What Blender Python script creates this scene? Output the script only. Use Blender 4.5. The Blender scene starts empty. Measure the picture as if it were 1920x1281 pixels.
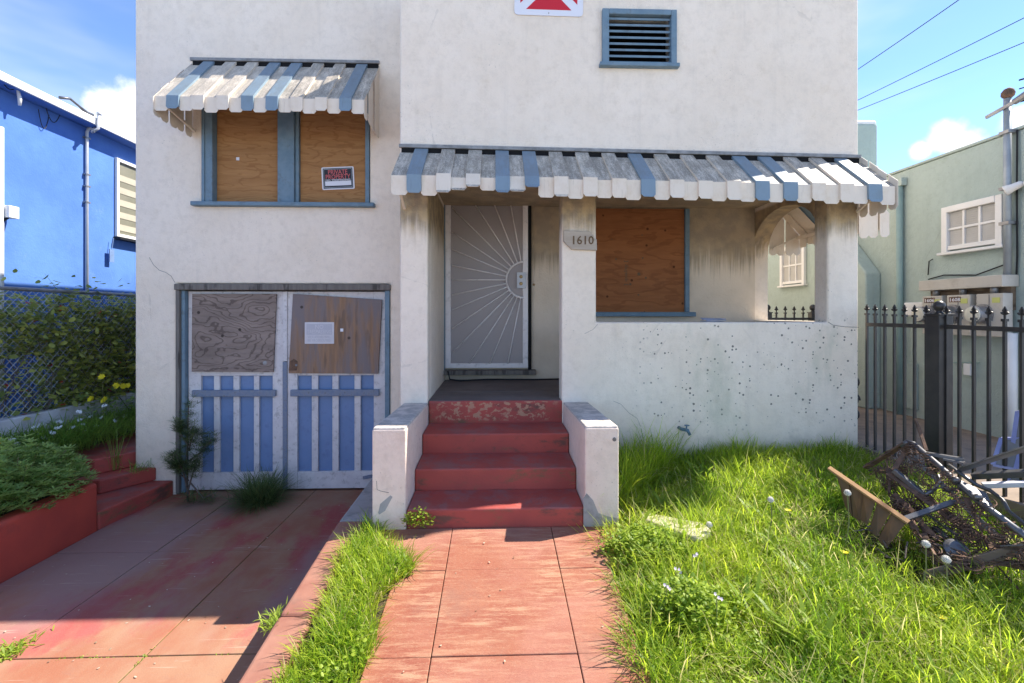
import bpy, bmesh, math, random
import numpy as np
from mathutils import Vector, Matrix

random.seed(7)
rng = np.random.default_rng(7)
S = bpy.context.scene
COL = S.collection
PI = math.pi

# ------------------------------------------------------------------ camera, light, exposure
F, HZ, EYE = 900.0, 590.0, 1.45          # focal length in photo pixels, horizon row, eye height
YAW = math.atan(30 / 900)
cam = bpy.data.cameras.new('camera')
cam_o = bpy.data.objects.new('camera', cam)
COL.objects.link(cam_o)
cam.sensor_width = 36
cam.lens = 36 * F / 1920
cam.shift_y = -(640.5 - HZ) / 1920
cam.clip_start, cam.clip_end = 0.05, 2000
cam_o.location = (0, 0, EYE)
cam_o.rotation_euler = (PI / 2, 0, -YAW)
S.camera = cam_o

SUN_PHI, SUN_EL = math.radians(17), math.radians(50)   # sun stands to the right, a little behind the facade
SUN_DIR = Vector((math.cos(SUN_PHI) * math.cos(SUN_EL), math.sin(SUN_PHI) * math.cos(SUN_EL), math.sin(SUN_EL)))
sun = bpy.data.lights.new('sun', 'SUN')
sun.energy, sun.angle, sun.color = 3.7, math.radians(0.5), (1.0, 0.93, 0.82)
sun_o = bpy.data.objects.new('sun', sun)
COL.objects.link(sun_o)
sun_o.rotation_euler = SUN_DIR.to_track_quat('Z', 'Y').to_euler()
sun_o.location = (6, 4, 12)

world = bpy.data.worlds.new('World')
S.world = world
world.use_nodes = True
S.view_settings.view_transform = 'Standard'
S.view_settings.look = 'None'
S.view_settings.gamma = 1
S.view_settings.use_curve_mapping = False
S.view_settings.exposure = 1.6

RX = Vector((math.cos(YAW), -math.sin(YAW), 0))
FW = Vector((math.sin(YAW), math.cos(YAW), 0))


def ray(px, py):
    return RX * ((px - 960) / F) + FW + Vector((0, 0, (HZ - py) / F))


def W(px, py, Y):
    """measured spot of the photograph on the plane at distance Y in front of the eye"""
    r = ray(px, py)
    return Vector((0, 0, EYE)) + r * (Y / r.y)


def WX(px, py, X):
    r = ray(px, py)
    return Vector((0, 0, EYE)) + r * (X / r.x)


def wx(px, Y): return W(px, HZ, Y).x
def wz(py, Y, px=960): return W(px, py, Y).z


def build_world():
    nt = world.node_tree
    N, L = nt.nodes, nt.links
    bg = N['Background']
    sky = N.new('ShaderNodeTexSky')
    sky.sky_type = 'NISHITA'
    sky.sun_disc = False
    sky.sun_elevation = SUN_EL
    sky.sun_rotation = PI / 2 - SUN_PHI
    sky.altitude, sky.air_density, sky.dust_density, sky.ozone_density = 3900, 1.0, 0.0, 4.5
    tc = N.new('ShaderNodeTexCoord')

    def m(op, a, b=None, c=None):
        n = N.new('ShaderNodeMath'); n.operation = op
        for i, v in enumerate((a, b, c)):
            if v is None: continue
            if isinstance(v, (int, float)): n.inputs[i].default_value = v
            else: L.new(v, n.inputs[i])
        return n.outputs[0]
    noise = N.new('ShaderNodeTexNoise')
    noise.inputs['Scale'].default_value = 16
    noise.inputs['Detail'].default_value = 9
    noise.inputs['Roughness'].default_value = 0.58
    L.new(tc.outputs['Generated'], noise.inputs['Vector'])
    big = N.new('ShaderNodeTexNoise')
    big.inputs['Scale'].default_value = 2.3
    big.inputs['Detail'].default_value = 4
    mp = N.new('ShaderNodeMapping')
    mp.inputs['Scale'].default_value = (1, 1, 3.5)
    L.new(tc.outputs['Generated'], mp.inputs['Vector'])
    L.new(mp.outputs[0], big.inputs['Vector'])
    total = None
    # cumulus puffs: direction, radius
    puffs = [((212, 212), .062), ((176, 232), .045), ((252, 220), .07), ((1768, 262), .036), ((1800, 276), .034), ((1728, 284), .026), ((1930, 225), .035)]
    for k in range(9):
        a = k * 0.42 + 1.4
        puffs.append((Vector((math.sin(a) * .9, math.cos(a) * .9, .28 + .07 * math.sin(k * 3.1))), .1 + .05 * (k % 3)))
    for p, rad in puffs:
        d = p.normalized() if isinstance(p, Vector) else ray(*p).normalized()
        sub = N.new('ShaderNodeVectorMath'); sub.operation = 'DISTANCE'
        L.new(tc.outputs['Generated'], sub.inputs[0])
        sub.inputs[1].default_value = d
        v = m('SUBTRACT', 1.0, m('DIVIDE', sub.outputs['Value'], rad))
        total = v if total is None else m('MAXIMUM', total, v)
    val = m('ADD', m('MULTIPLY', total, 0.9), m('MULTIPLY', m('SUBTRACT', noise.outputs['Fac'], 0.5), 1.1))
    mr = N.new('ShaderNodeMapRange'); mr.interpolation_type = 'SMOOTHSTEP'
    mr.inputs['From Min'].default_value, mr.inputs['From Max'].default_value = 0.18, 0.62
    L.new(val, mr.inputs['Value'])
    wisp = N.new('ShaderNodeMapRange'); wisp.interpolation_type = 'SMOOTHSTEP'
    wisp.inputs['From Min'].default_value, wisp.inputs['From Max'].default_value = 0.4, 0.8
    wisp.inputs['To Max'].default_value = 0.42
    L.new(big.outputs['Fac'], wisp.inputs['Value'])
    cloud = m('MAXIMUM', mr.outputs[0], wisp.outputs[0])
    mix = N.new('ShaderNodeMix'); mix.data_type = 'RGBA'
    L.new(cloud, mix.inputs['Factor'])
    L.new(sky.outputs[0], mix.inputs['A'])
    mix.inputs['B'].default_value = (3.6, 3.65, 3.75, 1)
    L.new(mix.outputs['Result'], bg.inputs['Color'])
    bg.inputs['Strength'].default_value = 0.13


build_world()

# ------------------------------------------------------------------ node helper
def lin(c):
    return tuple((v / 12.92 if v <= .04045 else ((v + .055) / 1.055) ** 2.4) for v in c)


class M:
    """a small material builder; textures run on the world position so nothing repeats between pieces"""
    def __init__(s, name, rough=.8, metal=0, spec=.3):
        s.mat = bpy.data.materials.new(name)
        s.mat.use_nodes = True
        s.nt = s.mat.node_tree
        s.N, s.L = s.nt.nodes, s.nt.links
        s.b = s.N['Principled BSDF']
        s.b.inputs['Roughness'].default_value = rough
        s.b.inputs['Metallic'].default_value = metal
        s.b.inputs['Specular IOR Level'].default_value = spec
        s.g = s.N.new('ShaderNodeNewGeometry')
        s.pos = s.g.outputs['Position']
        sp = s.N.new('ShaderNodeSeparateXYZ'); s.L.new(s.pos, sp.inputs[0])
        s.x, s.y, s.z = sp.outputs
        sn = s.N.new('ShaderNodeSeparateXYZ'); s.L.new(s.g.outputs['Normal'], sn.inputs[0])
        s.nx, s.ny, s.nz = sn.outputs

    def _set(s, inp, v):
        if isinstance(v, (int, float)): inp.default_value = v
        elif isinstance(v, tuple): inp.default_value = v + ((1,) if len(inp.default_value) == 4 and len(v) == 3 else ())
        else: s.L.new(v, inp)

    def math(s, op, a, b=None, c=None, clamp=False):
        n = s.N.new('ShaderNodeMath'); n.operation = op; n.use_clamp = clamp
        for i, v in enumerate((a, b, c)):
            if v is not None: s._set(n.inputs[i], v)
        return n.outputs[0]

    def vec(s, scale=(1, 1, 1), src=None, rot=(0, 0, 0), loc=(0, 0, 0)):
        n = s.N.new('ShaderNodeMapping')
        n.inputs['Scale'].default_value = scale
        n.inputs['Rotation'].default_value = rot
        n.inputs['Location'].default_value = loc
        s.L.new(src or s.pos, n.inputs['Vector'])
        return n.outputs[0]

    def noise(s, scale, detail=4, rough=.55, v=None, dist=0):
        n = s.N.new('ShaderNodeTexNoise')
        n.inputs['Scale'].default_value = scale
        n.inputs['Detail'].default_value = detail
        n.inputs['Roughness'].default_value = rough
        n.inputs['Distortion'].default_value = dist
        s.L.new(v or s.pos, n.inputs['Vector'])
        return n.outputs['Fac']

    def voro(s, scale, v=None, rnd=1.0, out='Distance', feature='F1'):
        n = s.N.new('ShaderNodeTexVoronoi')
        n.feature = feature
        n.inputs['Scale'].default_value = scale
        n.inputs['Randomness'].default_value = rnd
        s.L.new(v or s.pos, n.inputs['Vector'])
        return n.outputs[out]

    def step(s, v, a, b, lo=0.0, hi=1.0):
        n = s.N.new('ShaderNodeMapRange'); n.interpolation_type = 'SMOOTHSTEP'
        n.inputs['From Min'].default_value = a; n.inputs['From Max'].default_value = b
        n.inputs['To Min'].default_value = lo; n.inputs['To Max'].default_value = hi
        s._set(n.inputs['Value'], v)
        return n.outputs[0]

    def mix(s, f, a, b, mode='MIX'):
        n = s.N.new('ShaderNodeMix'); n.data_type = 'RGBA'; n.blend_type = mode
        s._set(n.inputs['Factor'], f); s._set(n.inputs['A'], a); s._set(n.inputs['B'], b)
        return n.outputs['Result']

    def color(s, c): s._set(s.b.inputs['Base Color'], c); return s

    def bump(s, h, strength=.3, dist=.01):
        n = s.N.new('ShaderNodeBump')
        n.inputs['Strength'].default_value = strength
        n.inputs['Distance'].default_value = dist
        s.L.new(h, n.inputs['Height'])
        s.L.new(n.outputs[0], s.b.inputs['Normal'])
        return s


def simple(name, c, c2=None, scale=12, rough=.7, metal=0, bump=0, spec=.3, dirt=None, dscale=5, damt=.5):
    m = M(name, rough, metal, spec)
    col = c
    if c2: col = m.mix(m.step(m.noise(scale, 6), .3, .7), c, c2)
    if dirt: col = m.mix(m.step(m.noise(dscale, 8, .65), .5, .75, 0, damt), col, dirt)
    m.color(col)
    if bump: m.bump(m.noise(scale * 6, 5), bump, .004)
    return m.mat


# ------------------------------------------------------------------ materials
def stucco(name, base, base2, speck=False, stains=False):
    m = M(name, .92, 0, .15)
    col = m.mix(m.step(m.noise(1.6, 7, .62), .35, .7), base, base2)
    col = m.mix(m.step(m.noise(14, 6, .7), .42, .72, 0, .5), col, tuple(v * .86 for v in base2))
    col = m.mix(m.step(m.noise(5, 8, .75, m.vec((1, 1, 1), loc=(7, 0, 2))), .56, .74, 0, .4), col, tuple(v * a for v, a in zip(base2, (.78, .74, .66))))
    # vertical rain streaks
    st = m.step(m.noise(1, 6, .6, m.vec((9, 9, .6))), .55, .8, 0, .35)
    col = m.mix(st, col, tuple(v * .72 for v in base))
    # small dark scuffs and mildew flecks
    fl = m.math('MULTIPLY', m.step(m.noise(60, 3), .63, .72), m.step(m.noise(2.2, 5), .47, .66))
    col = m.mix(m.math('MULTIPLY', fl, .55), col, (.14, .13, .11))
    # hairline cracks, few
    cr = m.voro(1.15, m.vec((1, 1, 1), loc=(0, 0, .3)), feature='DISTANCE_TO_EDGE')
    nz = m.noise(9, 5)
    crk = m.math('MULTIPLY', m.step(m.math('ADD', cr, m.math('MULTIPLY', m.math('SUBTRACT', nz, .5), .06)), .0, .004, 1, 0), m.step(m.noise(.9, 2), .56, .62))
    col = m.mix(m.math('MULTIPLY', crk, .16), col, (.2, .17, .14))
    if stains:
        # brown mildew and run marks below the awnings (high on the porch posts and porch back wall)
        runs = m.noise(1, 5, .6, m.vec((26, 26, 1.6)))
        lim = m.math('ADD', m.math('MULTIPLY', runs, .75), m.math('MULTIPLY', m.noise(2.5, 4), .35))
        zz = m.step(m.z, 1.75, 2.62)
        f = m.step(m.math('ADD', zz, m.math('SUBTRACT', lim, .75)), .12, .6, 0, .85)
        inporch = m.step(m.y, 4.2, 4.22)
        below = m.step(m.z, 2.66, 2.7, 1, 0)
        right = m.step(m.x, -.9, -.85)
        f = m.math('MULTIPLY', f, m.math('MULTIPLY', m.math('MULTIPLY', below, right), inporch))
        col = m.mix(f, col, m.mix(m.step(m.noise(8, 4), .35, .65), (.42, .30, .15), (.2, .15, .09)))
    if speck:
        v = m.vec((1, 1, 1))
        d = m.voro(31, v); r = m.voro(31, v, out='Color')
        sep = m.N.new('ShaderNodeSeparateColor'); m.L.new(r, sep.inputs[0])
        thr = m.math('MULTIPLY', m.step(sep.outputs[0], .5, 1.0), .33)
        band = m.step(m.math('ADD', m.noise(1.0, 3, .5, m.vec((1.7, 1.7, .7), loc=(.4, 0, 0))), m.math('MULTIPLY', m.noise(7, 2), .25)), .49, .68)
        zone = m.math('MULTIPLY', m.math('MULTIPLY', m.step(m.x, 1.1, 1.5), m.step(m.z, 1.5, 1.3)), m.step(m.z, .3, .6))
        spot = m.math('MULTIPLY', m.math('LESS_THAN', d, m.math('MULTIPLY', thr, band)), zone)
        col = m.mix(m.math('MULTIPLY', spot, .85), col, (.09, .085, .075))
        # green algae bloom and splash dirt near the lawn
        al = m.math('MULTIPLY', m.step(m.noise(1.7, 5, .6, m.vec((1.6, 1, .7))), .5, .72, 0, .45), zone)
        col = m.mix(al, col, (.42, .44, .33))
        foot = m.math('MULTIPLY', m.step(m.math('ADD', m.z, m.math('MULTIPLY', m.noise(5, 5), .35)), .62, .3, 0, .6), m.step(m.x, .8, .9))
        col = m.mix(foot, col, (.2, .2, .15))
    m.color(col)
    m.bump(m.math('ADD', m.math('ADD', m.noise(85, 4, .65), m.math('MULTIPLY', m.noise(22, 5), 1.1)), m.math('MULTIPLY', m.noise(6, 3), 1.2)), .6, .009)
    return m.mat


WHITE, WHITE2 = (.86, .75, .625), (.81, .695, .565)
m_stucco = stucco('white_stucco', WHITE, WHITE2, speck=True, stains=True)
m_cheek = stucco('white_stucco_cheek', (.82, .665, .56), (.74, .58, .475))


def mk_porchwall():
    m = M('porch_wall_stucco', .92, 0, .15)
    col = m.mix(m.step(m.noise(2.5, 6), .35, .7), (.74, .62, .48), (.64, .53, .40))
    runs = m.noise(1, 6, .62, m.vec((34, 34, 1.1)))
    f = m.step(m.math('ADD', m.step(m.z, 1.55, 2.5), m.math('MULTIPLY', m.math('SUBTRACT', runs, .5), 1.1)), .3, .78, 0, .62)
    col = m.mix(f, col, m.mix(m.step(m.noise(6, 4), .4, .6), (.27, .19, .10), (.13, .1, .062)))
    # pale clean runs where water washed the mildew away
    dr = m.math('MULTIPLY', m.step(m.noise(1, 3, .5, m.vec((55, 55, .5), loc=(3, 0, 0))), .64, .7), m.math('MULTIPLY', m.step(m.z, 1.75, 1.95), m.step(m.z, 2.35, 2.15)))
    col = m.mix(m.math('MULTIPLY', dr, .55), col, (.6, .5, .36))
    m.color(col)
    m.bump(m.math('ADD', m.noise(55, 4), m.math('MULTIPLY', m.noise(22, 3), .8)), .6, .012)
    return m.mat


m_porchwall = mk_porchwall()


def mk_topdirt(name, c):
    m = M(name, .85, 0, .2)
    d = m.step(m.noise(9, 8, .7), .36, .62)
    m.color(m.mix(m.math('MULTIPLY', d, .55), c, (.2, .19, .175)))
    m.bump(m.noise(70, 5), .5, .008)
    return m.mat


m_captop = mk_topdirt('weathered_cap', (.68, .6, .53))


def slat_mat(name, c, amt):
    m = M(name, .55, 0, .35)
    up = m.step(m.nz, .25, .5)
    streak = m.noise(1, 6, .7, m.vec((42, 5, 5)))
    n = m.noise(4.5, 9, .78, m.vec((2.0, .9, .9)))
    n2 = m.noise(130, 4, .75)
    v = m.math('ADD', m.math('ADD', m.math('MULTIPLY', n, .75), m.math('MULTIPLY', streak, .45)), m.math('MULTIPLY', m.math('SUBTRACT', n2, .5), .9))
    d = m.math('MULTIPLY', m.step(v, .36, .72), up)
    d = m.math('MULTIPLY', d, m.step(m.math('ADD', m.x, m.math('MULTIPLY', m.noise(1.4, 3), 1.2)), -2.0, -.9, .75, 1))
    col = m.mix(m.step(m.noise(9, 8, .75), .45, .75, 0, .5), c, tuple(v * f for v, f in zip(c, (.82, .74, .62))))
    col = m.mix(m.math('MULTIPLY', d, amt), col, m.mix(m.noise(3, 3), (.10, .095, .085), (.2, .17, .13)))
    drip = m.math('MULTIPLY', m.step(m.noise(1, 6, .7, m.vec((60, 5, 6), loc=(2, 0, 0))), .55, .75, 0, .45), m.step(m.nz, .4, .2))
    col = m.mix(drip, col, tuple(v * .55 for v in c))
    m.color(col)
    m.bump(m.noise(14, 4), .25, .006)
    return m.mat


m_slat_w = slat_mat('awning_white', (.72, .63, .52), .85)
m_slat_b = slat_mat('awning_blue', (.19, .265, .33), .4)
m_trim = simple('blue_grey_trim', (.13, .205, .265), (.17, .25, .31), 9, .6, dirt=(.1, .1, .09), dscale=14, damt=.5, bump=.15)
m_trim_top = simple('weathered_flashing', (.3, .3, .3), (.2, .2, .2), 14, .7, dirt=(.08, .08, .075), damt=.7)
m_dark = simple('dark_void', (.008, .008, .009), rough=.9)
m_black = simple('black_rubber', (.012, .012, .013), rough=.5)


def wood(name, light, dark, horiz=True, freq=26, stretch=7, knots=True, weather=None, lines=.75):
    m = M(name, .8, 0, .2)
    sc = (1, 1, stretch) if horiz else (stretch, stretch, 1)
    base = m.noise(1.1, 3, .5, m.vec(sc))
    ring = m.math('SINE', m.math('MULTIPLY', m.math('ADD', base, m.math('MULTIPLY', m.noise(5, 4), .12)), freq * 2.4))
    col = m.mix(m.step(m.noise(1, 6, .6, m.vec(tuple(v * (2.5 if v == 1 else 4) for v in sc))), .3, .7), light, tuple(a * .6 + b * .4 for a, b in zip(light, dark)))
    col = m.mix(m.step(ring, .55, .98, 0, lines), col, dark)
    fine = m.noise(1, 5, .7, m.vec(tuple(v * (6 if v == 1 else 22) for v in sc)))
    col = m.mix(m.step(fine, .5, .8, 0, .4), col, dark)
    if weather:
        col = m.mix(m.step(m.noise(1.5, 5, .6, m.vec((4, 4, .7))), .4, .62, 0, .95), col, weather)
    if knots:
        d = m.voro(5.5); r = m.voro(5.5, out='Color')
        sep = m.N.new('ShaderNodeSeparateColor'); m.L.new(r, sep.inputs[0])
        k = m.step(m.math('SUBTRACT', d, m.math('MULTIPLY', m.step(sep.outputs[1], .45, 1), .11)), -.04, .0, 1, 0)
        col = m.mix(m.math('MULTIPLY', k, .8), col, tuple(v * .35 for v in dark))
    m.color(col)
    m.bump(m.math('ADD', fine, ring), .25, .004)
    return m.mat


m_ply = wood('plywood_tan', (.40, .21, .085), (.22, .095, .035), True, 26, 5, lines=.45)
m_ply_dark = wood('plywood_redbrown', (.33, .13, .05), (.16, .055, .02), True, 16, 4, lines=.4)
m_ply_grey = wood('plywood_weathered', (.30, .235, .2), (.07, .05, .042), True, 52, 2.6, lines=.6)
m_ply_grey2 = wood('boards_weathered', (.34, .2, .115), (.1, .075, .06), False, 8, 7, weather=(.2, .17, .17), lines=.5)
m_wood_old = wood('old_wood', (.23, .17, .12), (.07, .05, .035), True, 9, 6, knots=False)
m_wood_crate = wood('brown_wood', (.21, .11, .05), (.07, .04, .022), False, 9, 6, knots=False, lines=.5, weather=(.13, .085, .05))
m_jamb = wood('jamb_wood', (.2, .18, .16), (.05, .045, .04), False, 8, 9, knots=False)
m_door_w = simple('white_door_paint', (.66, .63, .62), (.58, .55, .55), 8, .55, dirt=(.14, .12, .1), dscale=22, damt=.55, bump=.12)
m_panel_b = simple('blue_panel_paint', (.14, .225, .40), (.165, .25, .43), 6, .55, dirt=(.09, .13, .26), dscale=12, damt=.5)
m_rail_g = simple('greyblue_rail_wood', (.16, .2, .28), (.24, .26, .31), 30, .8, dirt=(.08, .09, .11), dscale=30, damt=.7)


def red_paint(name, top):
    m = M(name, .62, 0, .35)
    col = m.mix(m.step(m.noise(3, 6), .35, .68), (.42, .075, .055), (.33, .062, .05))
    w = m.step(m.noise(4.5, 9, .75), .44, .62, 0, .45)
    col = m.mix(m.math('MULTIPLY', w, m.step(m.nz, .5, .8)), col, (.2, .155, .15))
    gr = m.math('MULTIPLY', m.step(m.noise(1, 7, .7, m.vec((4, 4, 9))), .5, .66, 0, .85), m.step(m.nz, .5, .3))
    col = m.mix(gr, col, m.mix(m.step(m.noise(2.2, 3), .45, .55), (.16, .1, .05), (.1, .06, .045)))
    if top:
        bare = m.math('MULTIPLY', m.step(m.noise(16, 6, .65, m.vec((1, 1, 1.4))), .51, .56, 0, .9), m.math('MULTIPLY', m.step(m.nz, .5, .3), m.step(m.z, .5, .53)))
        band = m.step(m.noise(2.0, 2, .5, m.vec((2, 1, 1))), .4, .55)
        col = m.mix(m.math('MULTIPLY', bare, band), col, m.mix(m.noise(20, 3), (.45, .2, .15), (.4, .26, .13)))
    m.color(col)
    m.bump(m.noise(60, 5), .25, .005)
    return m.mat


m_red = red_paint('red_painted_concrete', True)
m_redwall = simple('red_retaining_paint', (.47, .07, .045), (.40, .06, .042), 5, .6, dirt=(.14, .05, .045), dscale=4, damt=.55, bump=.15)


def mk_drive():
    m = M('faded_red_concrete', .85, 0, .2)
    col = m.mix(m.step(m.noise(2.0, 7, .62, m.vec((1.3, .8, 1))), .36, .66), (.33, .185, .115), (.30, .12, .07))
    red = m.step(m.noise(1.0, 7, .62, m.vec((1.6, .9, 1), rot=(0, 0, .5), loc=(2, 1, 0))), .5, .62)
    col = m.mix(m.math('MULTIPLY', red, .7), col, (.34, .05, .06))
    back_patch = m.math('MULTIPLY', m.step(m.noise(.8, 6, .6, m.vec((1.1, .5, 1), loc=(5, 2, 0))), .42, .58), m.step(m.math('ADD', m.y, m.math('MULTIPLY', m.noise(1.5, 4), 1.2)), 3.0, 3.9))  # duller patches, only towards the garage end
    col = m.mix(m.math('MULTIPLY', back_patch, .75), col, (.30, .19, .175))
    scr = m.step(m.noise(1, 4, .6, m.vec((3, 40, 1), rot=(0, 0, .6))), .62, .72, 0, .35)
    col = m.mix(scr, col, (.5, .38, .3))
    col = m.mix(m.step(m.noise(90, 5, .7), .5, .75, 0, .4), col, (.3, .2, .14))
    col = m.mix(m.step(m.noise(7, 8, .75, m.vec((1, 1.6, 1), rot=(0, 0, .5))), .54, .72, 0, .5), col, (.27, .15, .11))
    sp = m.math('MULTIPLY', m.step(m.noise(14, 3), .7, .74), m.step(m.noise(1.3, 3), .5, .6))
    col = m.mix(m.math('MULTIPLY', sp, .8), col, (.62, .55, .48))
    m.color(col)
    m.bump(m.noise(110, 4), .3, .004)
    return m.mat


def mk_walk():
    m = M('red_walk_concrete', .85, 0, .2)
    col = m.mix(m.step(m.noise(4, 6, .6), .34, .68), (.30, .115, .07), (.255, .082, .052))
    tr = m.step(m.noise(1, 7, .72, m.vec((5, 34, 1))), .44, .64, 0, .5)
    col = m.mix(m.math('MULTIPLY', tr, m.step(m.noise(2, 4), .32, .58)), col, (.5, .34, .21))
    col = m.mix(m.step(m.noise(1, 8, .8, m.vec((60, 90, 60))), .5, .72, 0, .5), col, (.46, .3, .2))
    col = m.mix(m.step(m.noise(1.3, 6, .65, m.vec((1, 1, 1), loc=(0, 4, 0))), .42, .66, 0, .6), col, (.36, .17, .125))
    dk = m.step(m.noise(2.6, 7, .7, m.vec((1, 1, 1), loc=(3, 0, 0))), .54, .72, 0, .6)
    col = m.mix(dk, col, (.25, .12, .085))
    m.color(col)
    m.bump(m.noise(1, 7, .7, m.vec((50, 160, 50))), .7, .005)
    return m.mat


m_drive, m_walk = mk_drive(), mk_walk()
m_curb = simple('faded_pink_concrete', (.32, .155, .11), (.25, .105, .075), 6, .85, dirt=(.17, .1, .08), dscale=9, damt=.6, bump=.3)
m_conc = simple('grey_concrete', (.36, .34, .33), (.26, .25, .24), 5, .9, dirt=(.12, .115, .11), dscale=10, damt=.6, bump=.3)
m_patio = simple('alley_concrete', (.29, .22, .165), (.2, .155, .12), 4, .9, dirt=(.1, .085, .07), dscale=7, damt=.7, bump=.3)
m_white_low = simple('whitewashed_concrete', (.66, .64, .66), (.52, .5, .53), 4, .9, dirt=(.25, .25, .25), dscale=7, damt=.5, bump=.3)
m_soil = simple('soil', (.075, .055, .035), (.04, .032, .02), 18, .95, bump=.8)
m_moss = simple('moss', (.1, .14, .02), (.05, .06, .02), 40, .95, bump=.8)
m_joint = simple('dirty_joint', (.16, .085, .06), (.1, .06, .045), 20, .95, bump=.4)
m_asphalt = simple('asphalt', (.055, .055, .057), (.075, .073, .07), 30, .95, bump=.3)
m_paving = simple('paving', (.56, .52, .46), (.48, .45, .40), 4, .9, bump=.2)
m_deck = wood('grey_deck', (.2, .165, .15), (.08, .06, .055), True, 4, 1, knots=False, lines=.3)
m_blue = None


def mk_blue():
    m = M('blue_stucco', .85, 0, .2)
    col = m.mix(m.step(m.noise(1.1, 6, .6), .35, .7), (.075, .17, .50), (.105, .225, .54))
    col = m.mix(m.step(m.noise(3, 7, .7, m.vec((1, 1.4, .8))), .58, .78, 0, .35), col, (.24, .34, .64))
    m.color(col)
    m.bump(m.math('ADD', m.noise(45, 4), m.noise(12, 3)), .3, .01)
    return m.mat


m_blue = mk_blue()
m_green = stucco('green_stucco', (.395, .465, .43), (.365, .435, .40))
m_teal = stucco('teal_stucco', (.39, .46, .42), (.36, .425, .39))
m_white_paint = simple('white_gloss_paint', (.74, .73, .71), (.68, .67, .65), 6, .45)
m_sec = simple('security_door_white', (.82, .78, .77), (.78, .74, .73), 8, .45, dirt=(.25, .23, .22), dscale=12, damt=.4)


def mk_screen():
    m = M('perforated_screen', .6, .2, .3)
    w = m.N.new('ShaderNodeTexWave'); w.bands_direction = 'X'; w.inputs['Scale'].default_value = 42
    w.inputs['Distortion'].default_value = .6
    m.L.new(m.vec((1, 1, .25)), w.inputs['Vector'])
    m.color(m.mix(m.math('MULTIPLY', w.outputs['Fac'], .5), (.40, .36, .35), (.31, .28, .28)))
    return m.mat


m_screen = mk_screen()
m_iron = simple('black_iron', (.034, .031, .03), (.05, .044, .04), 12, .42, .3, spec=.5)
m_galv = simple('galvanised_steel', (.3, .3, .31), (.24, .24, .25), 14, .45, .7)
m_pipe_g = simple('green_grey_pipe', (.25, .35, .33), (.22, .31, .3), 8, .5)
m_conduit = simple('conduit_grey', (.34, .37, .39), (.28, .31, .33), 8, .45, .3)
m_conduit_l = simple('pale_conduit', (.55, .56, .58), (.48, .49, .51), 8, .45, .2)
m_meterbox = simple('beige_metal_box', (.50, .47, .41), (.46, .43, .38), 6, .5, dirt=(.3, .26, .22), dscale=9, damt=.5)
m_meterface = simple('meter_face', (.62, .6, .5), (.55, .53, .45), 20, .3)
m_glass = simple('window_glass', (.10, .11, .11), (.13, .13, .12), 3, .08, spec=.7)
m_blind = simple('window_blind', (.5, .49, .47), (.42, .41, .39), 3, .6)
m_blind_dark = simple('olive_blind', (.17, .165, .12), (.21, .2, .15), 3, .6)
m_blind_tan = simple('tan_blind', (.46, .42, .33), (.38, .35, .27), 3, .7)
m_brass = simple('brass_lock', (.45, .33, .16), (.3, .2, .1), 40, .35, .8)
m_rust = simple('rusty_steel', (.22, .125, .08), (.10, .068, .052), 22, .8, .3, bump=.4)
m_steel_d = simple('dark_steel_tube', (.12, .122, .132), (.17, .165, .165), 12, .38, .6, dirt=(.09, .05, .035), dscale=16, damt=.6, spec=.5)
m_strap = simple('grey_strap', (.3, .3, .28), (.2, .2, .19), 12, .5, .4)
m_lav = simple('lavender_paint', (.27, .29, .52), (.32, .34, .56), 8, .5)
m_sign_w = simple('sign_white', (.72, .72, .76), rough=.4)
m_sign_r = simple('sign_red', (.55, .02, .035), rough=.4)
m_sign_k = simple('sign_black', (.02, .018, .025), rough=.4)
m_sign_pk = simple('sign_faded_red', (.55, .12, .12), rough=.5)
m_sign_f = simple('sign_faded_white', (.62, .6, .62), (.56, .54, .56), 15, .6)
m_sign_fl = simple('sign_faded_grey', (.47, .46, .5), rough=.6)
m_sticker = simple('yellow_sticker', (.5, .52, .16), rough=.5)
m_plaque = wood('plaque_wood', (.47, .41, .34), (.3, .24, .18), True, 5, 8, knots=False, lines=.35)
m_digit = simple('brown_digit', (.14, .09, .05), rough=.7)
m_paper = simple('blue_paper', (.32, .35, .46), (.4, .42, .5), 9, .8)


def leaf_mat(name, a, b, trans=.45, dry=None):
    m = M(name, .5, 0, .35)
    at = m.N.new('ShaderNodeAttribute'); at.attribute_name = 'tint'
    t = at.outputs['Fac']
    col = m.mix(m.step(t, 0, .85), a, b)
    if dry: col = m.mix(m.step(t, .93, .95), col, dry)
    m.color(col)
    tr = m.N.new('ShaderNodeBsdfTranslucent')
    hs = m.N.new('ShaderNodeHueSaturation')
    hs.inputs['Value'].default_value = 1.6
    m.L.new(col, hs.inputs['Color']); m.L.new(hs.outputs[0], tr.inputs['Color'])
    mx = m.N.new('ShaderNodeMixShader'); mx.inputs[0].default_value = trans
    out = m.N['Material Output']
    m.L.new(m.b.outputs[0], mx.inputs[1]); m.L.new(tr.outputs[0], mx.inputs[2])
    m.L.new(mx.outputs[0], out.inputs['Surface'])
    return m.mat


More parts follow.
